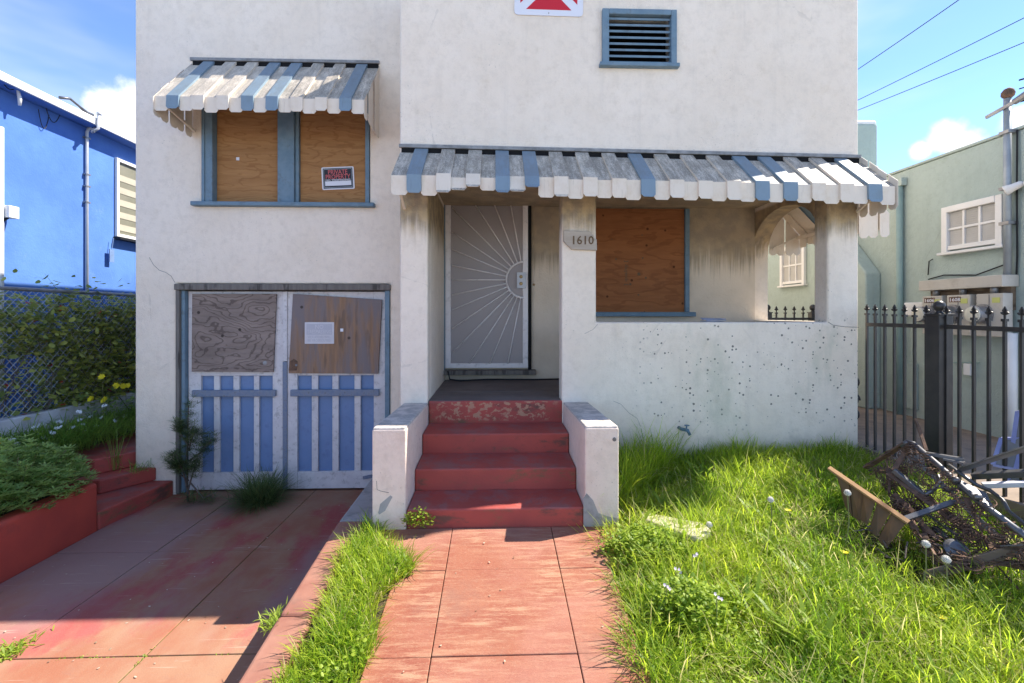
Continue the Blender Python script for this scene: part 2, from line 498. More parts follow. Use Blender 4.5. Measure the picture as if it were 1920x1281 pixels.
m_grass = leaf_mat('grass_blades', (.13, .25, .014), (.41, .49, .04), .55, (.5, .45, .2))
m_grass_sh = leaf_mat('bed_grass', (.12, .22, .035), (.26, .38, .06), .4, (.2, .2, .08))
m_clover = leaf_mat('small_leaves', (.15, .24, .025), (.34, .43, .05), .45)
m_lupine = leaf_mat('palmate_leaves', (.2, .31, .085), (.4, .5, .16), .4)
m_vine = leaf_mat('vine_leaves', (.18, .22, .055), (.48, .48, .12), .4, (.6, .09, .06))
m_fern = leaf_mat('needle_leaves', (.06, .10, .03), (.16, .22, .07), .3)
m_twig = simple('twig', (.1, .075, .06), (.15, .12, .1), 20, .8)
m_stem = simple('green_stem', (.16, .2, .05), (.2, .17, .08), 20, .7)
m_petal_w = simple('white_petal', (.75, .76, .78), rough=.7)
m_petal_y = simple('yellow_petal', (.75, .6, .02), rough=.6)
m_petal_p = simple('pink_petal', (.6, .5, .6), rough=.6)
m_fluff = simple('seed_fluff', (.55, .53, .48), rough=.9)

# ------------------------------------------------------------------ object helpers
WL = {}


def thing(name, label, cat, loc, group=None):
    o = bpy.data.objects.new(name, None)
    o.empty_display_size = .1
    COL.objects.link(o)
    o.location = loc
    WL[o.name] = Vector(loc)
    tag(o, label, cat, group)
    return o


def tag(o, label=None, cat=None, group=None, kind=None):
    if label: o['label'] = label
    if cat: o['category'] = cat
    if group: o['group'] = group
    if kind: o['kind'] = kind
    return o


def link(name, me, parent=None, loc=None):
    o = bpy.data.objects.new(name, me)
    COL.objects.link(o)
    if parent:
        o.parent = parent
        o.matrix_parent_inverse = Matrix.Translation(-WL[parent.name])
    if loc is not None: o.location = loc
    WL[o.name] = Vector(o.location)
    return o


def dup(o, offset, parent=None, name=None):
    c = o.copy()
    COL.objects.link(c)
    p = parent or o.parent
    if p:
        c.parent = p
        c.matrix_parent_inverse = Matrix.Translation(-WL[p.name])
    c.location = WL[o.name] + Vector(offset)
    WL[c.name] = Vector(c.location)
    return c


class MB:
    def __init__(s): s.v, s.f = [], []

    def add(s, vs, fs):
        k = len(s.v)
        s.v += [Vector(v) for v in vs]
        s.f += [tuple(i + k for i in f) for f in fs]
        return s

    def box(s, x0, x1, y0, y1, z0, z1):
        return s.hexa([(x0, y0, z0), (x1, y0, z0), (x1, y1, z0), (x0, y1, z0), (x0, y0, z1), (x1, y0, z1), (x1, y1, z1), (x0, y1, z1)])

    def hexa(s, p):
        return s.add(p, [(3, 2, 1, 0), (4, 5, 6, 7), (0, 1, 5, 4), (1, 2, 6, 5), (2, 3, 7, 6), (3, 0, 4, 7)])

    def prism(s, poly, vec):
        """polygon (3D points) swept along vec"""
        n = len(poly)
        a = [Vector(p) for p in poly]; b = [p + Vector(vec) for p in a]
        fs = [tuple(range(n)), tuple(range(2 * n - 1, n - 1, -1))]
        fs += [(i, i + n, (i + 1) % n + n, (i + 1) % n) for i in range(n)]
        return s.add(a + b, fs)

    def bar(s, a, b, w, h, up=(0, 0, 1), roll=0):
        a, b = Vector(a), Vector(b)
        d = (b - a).normalized()
        u = Vector(up)
        if abs(d.dot(u)) > .98: u = Vector((0, 1, 0))
        r = d.cross(u).normalized(); u = r.cross(d)
        if roll:
            q = Matrix.Rotation(roll, 3, d); r, u = q @ r, q @ u
        r *= w / 2; u *= h / 2
        return s.hexa([a - r - u, a + r - u, b + r - u, b - r - u, a - r + u, a + r + u, b + r + u, b - r + u])

    def tube(s, pts, r, n=8, cap=True):
        pts = [Vector(p) for p in pts]
        k0 = len(s.v)
        prev = None
        for i, p in enumerate(pts):
            d = (pts[min(i + 1, len(pts) - 1)] - pts[max(i - 1, 0)]).normalized()
            if prev is None:
                u = Vector((0, 0, 1)) if abs(d.z) < .9 else Vector((1, 0, 0))
                a = d.cross(u).normalized()
            else:
                a = (prev - d * prev.dot(d)).normalized()
            prev = a
            b = d.cross(a)
            rr = r[i] if isinstance(r, (list, tuple)) else r
            for j in range(n):
                t = 2 * PI * j / n
                s.v.append(p + a * (rr * math.cos(t)) + b * (rr * math.sin(t)))
        for i in range(len(pts) - 1):
            for j in range(n):
                s.f.append((k0 + i * n + j, k0 + i * n + (j + 1) % n, k0 + (i + 1) * n + (j + 1) % n, k0 + (i + 1) * n + j))
        if cap:
            s.f.append(tuple(k0 + j for j in range(n - 1, -1, -1)))
            e = k0 + (len(pts) - 1) * n
            s.f.append(tuple(e + j for j in range(n)))
        return s

    def lathe(s, prof, c, axis=(0, 0, 1), n=16):
        """profile of (radius, height) turned about axis through c"""
        c = Vector(c)
        q = Vector((0, 0, 1)).rotation_difference(Vector(axis))
        k0 = len(s.v)
        for r, h in prof:
            for j in range(n):
                t = 2 * PI * j / n
                s.v.append(c + q @ Vector((r * math.cos(t), r * math.sin(t), h)))
        for i in range(len(prof) - 1):
            for j in range(n):
                s.f.append((k0 + i * n + j, k0 + i * n + (j + 1) % n, k0 + (i + 1) * n + (j + 1) % n, k0 + (i + 1) * n + j))
        s.f.append(tuple(k0 + j for j in range(n - 1, -1, -1)))
        e = k0 + (len(prof) - 1) * n
        s.f.append(tuple(e + j for j in range(n)))
        return s

    def build(s, name, mat, parent=None, bevel=0, smooth=False, solid=0, seg=2, merge=False, kind=None):
        c = Vector((0, 0, 0))
        lo = Vector([min(v[i] for v in s.v) for i in range(3)]); hi = Vector([max(v[i] for v in s.v) for i in range(3)])
        c = Vector(((lo.x + hi.x) / 2, (lo.y + hi.y) / 2, lo.z))
        me = bpy.data.meshes.new(name)
        me.from_pydata([v - c for v in s.v], [], s.f)
        bm = bmesh.new(); bm.from_mesh(me)
        if merge: bmesh.ops.remove_doubles(bm, verts=bm.verts, dist=1e-5)
        bmesh.ops.recalc_face_normals(bm, faces=bm.faces)
        bm.to_mesh(me); bm.free()
        me.materials.append(mat)
        if smooth:
            for p in me.polygons: p.use_smooth = True
        o = link(name, me, parent, c)
        if solid:
            md = o.modifiers.new('thick', 'SOLIDIFY'); md.thickness = solid; md.offset = -1
        if bevel:
            md = o.modifiers.new('soft', 'BEVEL'); md.width = bevel; md.segments = seg
            md.limit_method = 'ANGLE'; md.angle_limit = math.radians(40)
        if kind: o['kind'] = kind
        return o


def text_mb(txt, size, origin, right, up, depth=.0012, width=None):
    """lettering as a thin solid; origin is the middle of the base line"""
    cu = bpy.data.curves.new('lettering', 'FONT')
    cu.body = txt; cu.size = size; cu.align_x = 'CENTER'; cu.resolution_u = 2
    cu.extrude = depth / 2
    cu.offset = size * .012
    o = bpy.data.objects.new('lettering', cu); COL.objects.link(o)
    bpy.context.view_layer.update()
    me = bpy.data.meshes.new_from_object(o.evaluated_get(bpy.context.evaluated_depsgraph_get()))
    bpy.data.objects.remove(o); bpy.data.curves.remove(cu)
    right, up, origin = Vector(right), Vector(up), Vector(origin)
    nrm = right.cross(up)
    xs = [v.co.x for v in me.vertices]
    k = 1 if width is None else width / (max(xs) - min(xs))
    mb = MB()
    mb.add([origin + right * (v.co.x * k) + up * v.co.y + nrm * v.co.z for v in me.vertices], [tuple(p.vertices) for p in me.polygons])
    bpy.data.meshes.remove(me)
    return mb


def wall_holes(x0, x1, z0, z1, y0, y1, holes):
    """a wall slab in XZ with rectangular openings"""
    xs = sorted({x0, x1, *[h[0] for h in holes], *[h[1] for h in holes]})
    zs = sorted({z0, z1, *[h[2] for h in holes], *[h[3] for h in holes]})
    mb = MB()

    def solid(i, j):
        if not (0 <= i < len(xs) - 1 and 0 <= j < len(zs) - 1): return False
        cx, cz = (xs[i] + xs[i + 1]) / 2, (zs[j] + zs[j + 1]) / 2
        return not any(h[0] < cx < h[1] and h[2] < cz < h[3] for h in holes)
    for i in range(len(xs) - 1):
        for j in range(len(zs) - 1):
            if not solid(i, j): continue
            a, b, c, d = xs[i], xs[i + 1], zs[j], zs[j + 1]
            mb.add([(a, y0, c), (b, y0, c), (b, y0, d), (a, y0, d)], [(0, 1, 2, 3)])
            mb.add([(a, y1, c), (b, y1, c), (b, y1, d), (a, y1, d)], [(3, 2, 1, 0)])
            if not solid(i - 1, j): mb.add([(a, y0, c), (a, y0, d), (a, y1, d), (a, y1, c)], [(0, 1, 2, 3)])
            if not solid(i + 1, j): mb.add([(b, y0, c), (b, y1, c), (b, y1, d), (b, y0, d)], [(0, 1, 2, 3)])
            if not solid(i, j - 1): mb.add([(a, y0, c), (a, y1, c), (b, y1, c), (b, y0, c)], [(0, 1, 2, 3)])
            if not solid(i, j + 1): mb.add([(a, y0, d), (b, y0, d), (b, y1, d), (a, y1, d)], [(0, 1, 2, 3)])
    return mb


# ------------------------------------------------------------------ blades and leaves (numpy)
def np_object(name, V, quads, tris, tint, mat, parent=None, kind=None, base=None):
    c = np.array([V[:, 0].mean(), V[:, 1].mean(), V[:, 2].min()]) if base is None else np.array(base)
    V = V - c
    me = bpy.data.meshes.new(name)
    nq, nt_ = len(quads), len(tris)
    me.vertices.add(len(V)); me.vertices.foreach_set('co', V.astype(np.float32).ravel())
    loops = np.concatenate([quads.ravel(), tris.ravel()]).astype(np.int32)
    me.loops.add(len(loops)); me.loops.foreach_set('vertex_index', loops)
    me.polygons.add(nq + nt_)
    st = np.concatenate([np.arange(nq) * 4, nq * 4 + np.arange(nt_) * 3]).astype(np.int32)
    me.polygons.foreach_set('loop_start', st)
    me.update(calc_edges=True)
    at = me.attributes.new('tint', 'FLOAT', 'POINT')
    at.data.foreach_set('value', tint.astype(np.float32))
    me.materials.append(mat)
    o = link(name, me, parent, Vector(c))
    if kind: o['kind'] = kind
    return o


def blades(P, az, lean, curl, L, w, tint, wide=.35):
    """curved tapering blades; returns V, quads, tris, tint. lean: angle from upright at the foot, curl: extra bend along it"""
    n = len(P)
    d = np.stack([np.cos(az), np.sin(az), np.zeros(n)], 1)
    sd = np.stack([-np.sin(az), np.cos(az), np.zeros(n)], 1)
    pts = [P]
    for k in range(3):
        th = lean + curl * (k + .5) / 3
        step = (d * np.sin(th)[:, None] + np.array([0, 0, 1.]) * np.cos(th)[:, None]) * (L / 3)[:, None]
        pts.append(pts[-1] + step)
    ws = [w * wide, w * (.5 + wide * .5), w * .8 * .9]
    V = np.empty((n, 7, 3))
    for k in range(3):
        V[:, 2 * k] = pts[k] - sd * (ws[k] / 2)[:, None]
        V[:, 2 * k + 1] = pts[k] + sd * (ws[k] / 2)[:, None]
    V[:, 6] = pts[3]
    b = np.arange(n)[:, None] * 7
    q = np.concatenate([b + np.array([[0, 1, 3, 2]]), b + np.array([[2, 3, 5, 4]])])
    t = b + np.array([[4, 5, 6]])
    return V.reshape(-1, 3), q, t, np.repeat(tint, 7)


def leaves(P, nrm_tilt, az, L, w, tint):
    """small flat leaves (folded rhombs)"""
    n = len(P)
    d = np.stack([np.cos(az) * np.cos(nrm_tilt), np.sin(az) * np.cos(nrm_tilt), np.sin(nrm_tilt)], 1)
    sd = np.stack([-np.sin(az), np.cos(az), np.zeros(n)], 1)
    up = np.cross(d, sd)
    V = np.empty((n, 6, 3))
    Lc, wc = L[:, None], w[:, None]
    V[:, 0] = P
    V[:, 1] = P + d * Lc * .35 + sd * wc * .5 - up * wc * .12
    V[:, 2] = P + d * Lc * .75 + sd * wc * .4 - up * wc * .15
    V[:, 3] = P + d * Lc
    V[:, 4] = P + d * Lc * .75 - sd * wc * .4 - up * wc * .15
    V[:, 5] = P + d * Lc * .35 - sd * wc * .5 - up * wc * .12
    b = np.arange(n)[:, None] * 6
    q = np.concatenate([b + np.array([[0, 1, 2, 3]]), b + np.array([[0, 3, 4, 5]])])
    t = np.zeros((0, 3), int)
    return V.reshape(-1, 3), q, t, np.repeat(tint, 6)


def join(*parts):
    V, Q, T, C = [], [], [], []
    k = 0
    for v, q, t, c in parts:
        V.append(v); Q.append(q + k); T.append(t + k); C.append(c); k += len(v)
    return np.concatenate(V), np.concatenate(Q), np.concatenate(T), np.concatenate(C)


def wob(x, y, s=1.0, o=0.0):
    return (np.sin(x * 3.1 * s + o) * np.cos(y * 2.7 * s + 1.3 * o) + .6 * np.sin(x * 7.3 * s - y * 5.1 * s + o * 2) + .4 * np.cos(x * 13.7 * s + y * 11.9 * s + o)) / 2


# ------------------------------------------------------------------ levels and planes of the place
YF, YL, YB = 4.25, 5.05, 5.65             # right front, left front, porch back wall
ZD, ZPORCH = -.40, .686                    # driveway, porch floor
XL, XM, XR = wx(253, 5.05), -.845, 3.29             # left corner, step between the two fronts, right corner
TOP_R, TOP_L = 4.68, 4.84


def z_walk(y): return .038 + .1 * (min(y, 3.2) - 3.2)
def z_lawn(x, y): return .0 + .09 * (y - 3.2) + .05 * (x - .8)
def z_bed(x, y): return -.02 + np.maximum(0, (-3.55 - x)) * .17


# ------------------------------------------------------------------ setting
def struct(mb, name, mat, bevel=0, **k):
    o = mb.build(name, mat, None, bevel, **k)
    o['kind'] = 'structure'
    return o


struct(MB().box(-150, 150, -150, 150, -.62, -.55), 'ground', m_paving)
struct(MB().box(-60, 60, -12, -2.6, -.549, -.535), 'road', m_asphalt)
struct(MB().box(-60, 60, -2.59, .28, -.549, -.42), 'sidewalk', m_paving)

# driveway of cast slabs
drv = struct(MB().box(-3.41, -1.07, .3, 5.28, -.55, -.46), 'driveway', m_soil)
dx = [-3.415, -2.655, -1.9, -1.075]
dy = [.3, 1.5, 2.667, 3.84, 5.2]
for i in range(3):
    for j in range(4):
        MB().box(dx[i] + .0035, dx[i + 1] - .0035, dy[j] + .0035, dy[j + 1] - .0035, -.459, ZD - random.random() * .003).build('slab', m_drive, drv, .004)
mj = MB()
for x in dx[1:3]: mj.box(x - .004, x + .004, .35, 5.0, -.458, ZD - .006)
mj.box(-3.4, -1.09, 2.663, 2.671, -.458, ZD - .007)
mj.build('moss_joint', m_moss, drv)['kind'] = 'stuff'
n = 700
P = np.stack([np.where(rng.random(n) < .6, rng.choice(dx[1:3], n), rng.uniform(-3.4, -1.1, n)), rng.uniform(1.3, 2.75, n), np.full(n, ZD - .006)], 1)
sel = np.isin(P[:, 0], dx[1:3])
P[~sel, 1] = 2.667
P = P[(wob(P[:, 0], P[:, 1], 2.2) > -.1)]
n = len(P); P[:, :2] += rng.normal(0, .005, (n, 2))
a = leaves(P, rng.uniform(.1, .9, n), rng.uniform(0, 6.28, n), rng.uniform(.008, .02, n), rng.uniform(.006, .012, n), rng.random(n) * .9)
np_object('joint_weeds', *a, m_clover, drv, 'stuff')

# walk of cast slabs
wk = struct(MB().hexa([(-.6, .3, -.55), (.62, .3, -.55), (.62, 3.19, -.55), (-.6, 3.19, -.55), (-.6, .3, -.34), (.62, .3, -.34), (.62, 3.19, -.05), (-.6, 3.19, -.05)]), 'walkway', m_joint)
wy = [.3, .95, 1.53, 2.14, 2.75, 3.195]
for j in range(5):
    xs = [-.57 if wy[j] < 2.7 else -.81, -.288, .366, .66 if wy[j] < 2.7 else .8]
    for i in range(3):
        x0, x1, y0, y1 = xs[i] + .002, xs[i + 1] - .002, wy[j] + .002, wy[j + 1] - .002
        dz = random.uniform(-.003, .002)
        MB().hexa([(x0, y0, z_walk(y0) - .06), (x1, y0, z_walk(y0) - .06), (x1, y1, z_walk(y1) - .06), (x0, y1, z_walk(y1) - .06),
                   (x0, y0, z_walk(y0) + dz), (x1, y0, z_walk(y0) + dz), (x1, y1, z_walk(y1) + dz), (x0, y1, z_walk(y1) + dz)]).build('slab', m_walk, wk, .004)

# curb between the driveway and the grass strip
cb = thing('concrete_curb', 'faded pink concrete curb between the driveway and the grass strip', 'curb', (-1, 2.5, -.4))
for j, (y0, y1) in enumerate(((.3, 1.2), (1.204, 2.4), (2.404, 3.3))):
    MB().hexa([(-1.07, y0, -.55), (-.9, y0, -.55), (-.9, y1, -.55), (-1.07, y1, -.55),
               (-1.07, y0, z_walk(y0) + .012), (-.9, y0, z_walk(y0) + .012), (-.9, y1, z_walk(y1) + .012), (-1.07, y1, z_walk(y1) + .012)]).build('curb_block', m_curb, cb, .02, seg=3)
MB().box(-1.07, -.822, 3.304, YL - .006, -.55, .045).build('apron', m_conc, cb, .015)['label'] = 'bare grey concrete apron beside the steps'

# lawn soil and grass-strip soil and raised bed
def sheet(name, xs, ys, zf, mat):
    mb = MB()
    nx, ny = len(xs), len(ys)
    vs = [(x, y, zf(x, y) + random.uniform(-.015, .015)) for y in ys for x in xs]
    fs = [(j * nx + i, j * nx + i + 1, (j + 1) * nx + i + 1, (j + 1) * nx + i) for j in range(ny - 1) for i in range(nx - 1)]
    mb.add(vs, fs)
    return struct(mb, name, mat, smooth=True)


sheet('lawn_soil', np.linspace(.655, 3.4, 24), np.linspace(.3, 4.3, 30), lambda x, y: z_lawn(x, y) - .02 - (.03 if x < .75 else 0), m_soil)
sheet('strip_soil', np.linspace(-.91, -.56, 6), np.linspace(.3, 3.2, 24), lambda x, y: z_walk(y) - .02, m_soil)
sheet('bed_soil', np.linspace(-4.85, -3.55, 14), np.linspace(.3, 9, 40), lambda x, y: float(z_bed(x, y)) - .02 - (.6 if (y > 4.1 and x > -4.35) else 0), m_soil)
struct(MB().box(3.31, 4.9, 1.5, 14, -.1, .25), 'alley_pavement', m_patio)
struct(MB().box(-6.1, -4.86, .3, 14, -.1, .02), 'side_yard', m_soil)

rw = thing('retaining_wall', 'low smooth red painted retaining wall along the driveway', 'wall', (-3.48, 2.2, -.45))
MB().box(-3.56, -3.42, .3, 4.25, -.5, .01).build('wall_body', m_redwall, rw, .03, seg=3)

lw = thing('garden_wall', 'low whitewashed concrete wall under the chain link fence', 'wall', (-4.76, 5, 0))
MB().box(-4.85, -4.70, 1.0, 9.5, -.2, .44).build('wall_body', m_white_low, lw, .015)

# side steps beside the red wall
ss = thing('side_steps', 'three red concrete steps turning up beside the left house corner', 'steps', (-3.8, 4.6, -.45))
polys = [([(-3.42, 4.252), (-3.31, 5.043), (XL - .005, 5.043), (XL - .005, 7.5), (-4.5, 7.5), (-4.5, 4.252)], -.45, -.25),
         ([(-3.74, 4.66), (-3.48, 5.043), (XL - .007, 5.043), (XL - .007, 7.5), (-4.48, 7.5), (-4.48, 4.66)], -.249, -.112),
         ([(-3.9, 4.8), (XL - .03, 5.043), (XL - .009, 5.08), (XL - .009, 7.5), (-4.46, 7.5), (-4.46, 4.8)], -.111, .04)]
for poly, a, b in polys:
    MB().prism([(x, y, a) for x, y in poly], (0, 0, b - a)).build('step', m_red, ss, .014)

# ------------------------------------------------------------------ the white house
house = thing('stucco_house', 'white two storey stucco house with striped awnings and boarded windows', 'house', (0, 5, -.4))
# openings
GX0, GX1, GZ1 = wx(331, YL), wx(731, YL), wz(533, YL)
WX0, WX1, WZ0, WZ1 = wx(379, YL), wx(693, YL), wz(384, YL), 3.85
wall_holes(XL, XM - .002, -.5, TOP_L, YL, YL + .2, [(GX0, GX1, -.5, GZ1), (WX0, WX1, WZ0, WZ1)]).build('wall', m_stucco, house, .018, seg=3, merge=True)
CX0, CX1, CX2, CX3 = -.6, wx(1053, YF), wx(1118, YF), wx(1552, YF)
SILL = wz(604, YF, 1330)
SOF = 2.62
VX0, VX1, VZ0, VZ1 = wx(1140, YF), wx(1257, YF), wz(119, YF), wz(25, YF)
wall_holes(XM, XR, -.5, TOP_R, YF, YF + .19, [(CX0, CX1, -.5, SOF), (CX2, CX3, SILL, SOF), (VX0, VX1, VZ0, VZ1)]).build('wall', m_stucco, house, .018, seg=3, merge=True)
MB().box(XM, CX0, YF + .192, YB, -.5, TOP_R).build('wall', m_stucco, house, .01)            # left porch side
MB().box(XM, XR - .19, YB, YB + .2, -.5, TOP_R - .2).build('wall', m_porchwall, house)      # porch back
MB().box(XR - .19, XR, YB + .08, 14, -.5, TOP_R).build('wall', m_stucco, house, .01)
MB().box(XL, XL + .2, YL + .202, 14, -.5, TOP_L).build('wall', m_stucco, house, .01)
MB().box(XL, XR, 14.002, 14.2, -.5, 4.6).build('wall', m_stucco, house)
MB().box(XL + .202, XM, YL + .202, 14, TOP_L - .4, TOP_L - .2).build('roof', m_conc, house)
MB().box(XM + .002, XR - .192, YF + .192, 14, TOP_R - .4, TOP_R - .19).build('roof', m_conc, house)
MB().box(CX0 + .002, XR - .192, YF + .192, YB - .002, 2.72, 2.8).build('ceiling', m_porchwall, house)
MB().box(XM + .002, XM + .15, YB + .202, 14, -.5, TOP_R - .5).build('wall', m_dark, house)
# right porch side wall with an arch
yA0, yA1 = YF + .192, YB + .078
arch = [(yA0, 2.62), (yA0 + .001, 2.66)]
prof = []
for k in range(15):
    t = PI * k / 14
    prof.append((yA0 + .06 + (yA1 - .02 - yA0 - .06) * (0.5 - .5 * math.cos(t)), 2.12 + .5 * math.sin(t) ** .8))
mb = MB()
mb.box(XR - .19, XR, yA0, yA1, -.5, SILL)
mb.box(XR - .19, XR, yA0, yA0 + .06, SILL, 2.12)
mb.box(XR - .19, XR, yA1 - .02, yA1, SILL, 2.12)
top = [(yA0, 2.12)] + prof + [(yA1, 2.12), (yA1, TOP_R), (yA0, TOP_R)]
zt = TOP_R
for (y0, z0), (y1, z1) in zip(prof[:-1], prof[1:]):
    mb.hexa([(XR - .19, y0, z0), (XR, y0, z0), (XR, y1, z1), (XR - .19, y1, z1), (XR - .19, y0, zt), (XR, y0, zt), (XR, y1, zt), (XR - .19, y1, zt)])
mb.box(XR - .19, XR, yA0, yA0 + .06, 2.12, zt); mb.box(XR - .19, XR, yA1 - .02, yA1, 2.12, zt)
mb.build('arch_wall', m_stucco, house, merge=True)
# plinth below the porch floor and floor boards
MB().box(CX0 + .002, XR - .192, 4.44, YB - .002, .4, ZPORCH - .02).build('floor', m_dark, house)
ys = np.linspace(YF + .03, YB - .004, 12)
for a, b in zip(ys[:-1], ys[1:]):
    x1 = XR - .194 if a > YF + .19 else CX1 - .003
    MB().box(CX0 + .003, x1, a + .002, b - .002, ZPORCH - .02, ZPORCH + random.uniform(-.001, .001)).build('floor_board', m_deck, house)

# parapet caps (above the picture; they shape the shadow on the ground)
MB().box(XM - .01, XR + .01, YF - .01, YF + .21, TOP_R + .001, TOP_R + .05).build('parapet_cap', m_stucco, house, .01)

# attic vent
mb = MB()
x0, x1, z0, z1 = wx(1128, YF), wx(1267, YF), wz(124, YF), wz(16, YF)
vf = MB().box(x0, VX0 + .003, YF - .035, YF + .05, z0 + .03, z1).box(VX1 - .003, x1, YF - .035, YF + .05, z0 + .03, z1).box(VX0 + .003, VX1 - .003, YF - .035, YF + .05, VZ1 - .006, z1)
vent = MB().box(VX0, VX1, YF + .12, YF + .14, VZ0, VZ1).build('vent', m_dark, house)
vf.build('vent_frame', m_trim, vent, .006)
MB().box(x0 - .025, x1 + .02, YF - .055, YF + .05, z0 - .005, z0 + .029).build('vent_sill', m_trim, vent, .006)
ns = 8
for k in range(ns):
    z = VZ0 + (VZ1 - VZ0) * (k + .25) / ns
    h = (VZ1 - VZ0) / ns
    MB().hexa([(VX0 + .004, YF - .005, z), (VX1 - .004, YF - .005, z), (VX1 - .004, YF + .085, z + h * .9), (VX0 + .004, YF + .085, z + h * .9),
               (VX0 + .004, YF - .005, z + .02), (VX1 - .004, YF - .005, z + .02), (VX1 - .004, YF + .085, z + h * .9 + .012), (VX0 + .004, YF + .085, z + h * .9 + .012)]).build('vent_slat', m_trim, vent)

# upper left window, boarded
win = MB().box(WX0, WX1, YL + .16, YL + .18, WZ0, WZ1).build('window', m_dark, house)
MB().box(WX0 + .002, wx(400, YL), YL - .02, YL + .13, WZ0, WZ1 - .002).build('window_frame', m_trim, win, .006)
MB().box(WX0 + .018, WX0 + .04, YL - .032, YL - .021, WZ0, WZ1 - .002).build('frame_bead', m_trim, win, .003)
MB().box(wx(521, YL), wx(552, YL), YL - .012, YL + .13, WZ0, WZ1 - .002).build('mullion', m_trim, win, .006)
MB().box(wx(552.5, YL), wx(559, YL), YL + .015, YL + .13, WZ0, WZ1 - .002).build('mullion', m_trim, win, .004)
MB().box(wx(685, YL), WX1 - .002, YL - .01, YL + .13, WZ0, WZ1 - .002).build('window_frame', m_trim, win, .006)
MB().box(WX0 - .08, WX1 + .06, YL - .07, YL + .14, WZ0 - .045, WZ0 - .002).build('window_sill', m_trim, win, .008)
MB().box(wx(400, YL) + .002, wx(521, YL) - .002, YL + .06, YL + .078, WZ0 + .004, WZ1 - .01).build('plywood_board', m_ply, win, .003)
MB().box(wx(559, YL) + .002, wx(685, YL) - .002, YL + .05, YL + .068, WZ0 + .004, WZ1 - .01).build('plywood_board', m_ply, win, .003)
q = W(446, 298, YL + .06)
MB().box(q.x - .016, q.x + .016, q.y - .003, q.y - .001, q.z - .016, q.z + .016).build('paper_tag', m_sign_w, win)

# porch window, boarded
pw0, pw1, pz0 = 1.0, wx(1281, YB), wz(585, YB, 1200)
pwin = MB().box(pw0, pw1, YB - .03, YB - .004, pz0, 2.7).build('window', m_ply_dark, house)
MB().box(pw1 + .001, pw1 + .055, YB - .06, YB - .003, pz0, 2.7).build('window_frame', m_trim, pwin, .006)
MB().box(pw0 - .05, pw1 + .12, YB - .09, YB - .003, pz0 - .055, pz0 - .002).build('window_sill', m_trim, pwin, .006)
st = text_mb('] quality [', .055, W(1176, 512, YB - .033), (0, 0, 1), (-1, 0, 0), .001, .3)
st.build('stamp', m_digit, pwin)
kn = MB()
for px_, py_, r in ((1198, 514, .02), (1182, 533, .014), (1211, 521, .013), (1205, 484, .011), (1155, 486, .012), (1204, 441, .009), (1147, 449, .008), (1197, 553, .011)):
    q = W(px_, py_, YB - .031)
    kn.lathe([(r, 0), (r * .6, .0015)], q, (0, -1, 0), 9)
kn.build('knot_holes', m_digit, pwin)

# front security door
YD = YB - .05
d0, d1, dz0, dz1 = wx(835, YD), wx(990, YD), wz(690, YD, 912), wz(361, YD, 912)
door = MB().box(d0 + .05, d1 - .05, YD + .008, YD + .014, dz0 + .05, dz1 - .05).build('front_door', m_screen, house)
MB().box(d0, d0 + .062, YD - .012, YD + .02, dz0, dz1).box(d1 - .062, d1, YD - .012, YD + .02, dz0, dz1).box(d0 + .062, d1 - .062, YD - .012, YD + .02, dz0, dz0 + .055).box(d0 + .062, d1 - .062, YD - .012, YD + .02, dz1 - .055, dz1).build('door_frame', m_sec, door, .004)
MB().box(d0 - .05, d0 - .003, YB - .085, YB - .002, dz0 - .02, dz1 + .2).build('door_casing', m_trim, door, .004)
MB().box(d1 + .003, d1 + .04, YB - .06, YB - .002, dz0 - .02, dz1 + .2).build('door_casing', m_dark, door, .004)
MB().box(d0 - .07, d1 + .09, YB - .13, YB - .002, dz0 - .075, dz0 - .022).build('threshold', m_jamb, door, .006)
cx, cz, rad = wx(983, YD), wz(525, YD, 983), .21
ring = MB().tube([(cx - rad * math.sin(PI * k / 20), YD - .012, cz + rad * math.cos(PI * k / 20)) for k in range(21)], .012, 8)
ring.build('sun_ring', m_sec, door, smooth=True)
ends = [(883, 372), (922, 372), (955, 372), (848, 390), (848, 436), (848, 468), (848, 498), (848, 525), (848, 553), (848, 581), (848, 616), (848, 662), (880, 682), (918, 682), (952, 682)]
for e in ends:
    q = W(e[0], e[1], YD)
    c = Vector((cx, YD, cz)); d = (q - c).normalized()
    MB().tube([c + d * rad + Vector((0, -.012, 0)), q + Vector((0, -.012, 0))], .0085, 6).build('ray_bar', m_sec, door, smooth=True)
MB().box(wx(969, YD), wx(986, YD), YD - .022, YD - .013, wz(541, YD), wz(511, YD)).build('lock_plate', m_conduit_l, door, .003)
for py_ in (519, 532):
    MB().lathe([(.02, 0), (.02, .006), (.016, .012), (.01, .014), (.009, .018)], W(977, py_, YD - .022), (0, -1, 0), 16).build('lock_cylinder', m_brass, door, smooth=False)
MB().box(d1 + .004, d1 + .012, YD - .03, YD - .01, wz(540, YD), wz(512, YD)).build('latch_guard', m_black, door)
MB().lathe([(.014, 0), (.014, .006), (.006, .012)], W(1001, 534, YB), (0, -1, 0), 12).build('door_bell', m_brass, door)

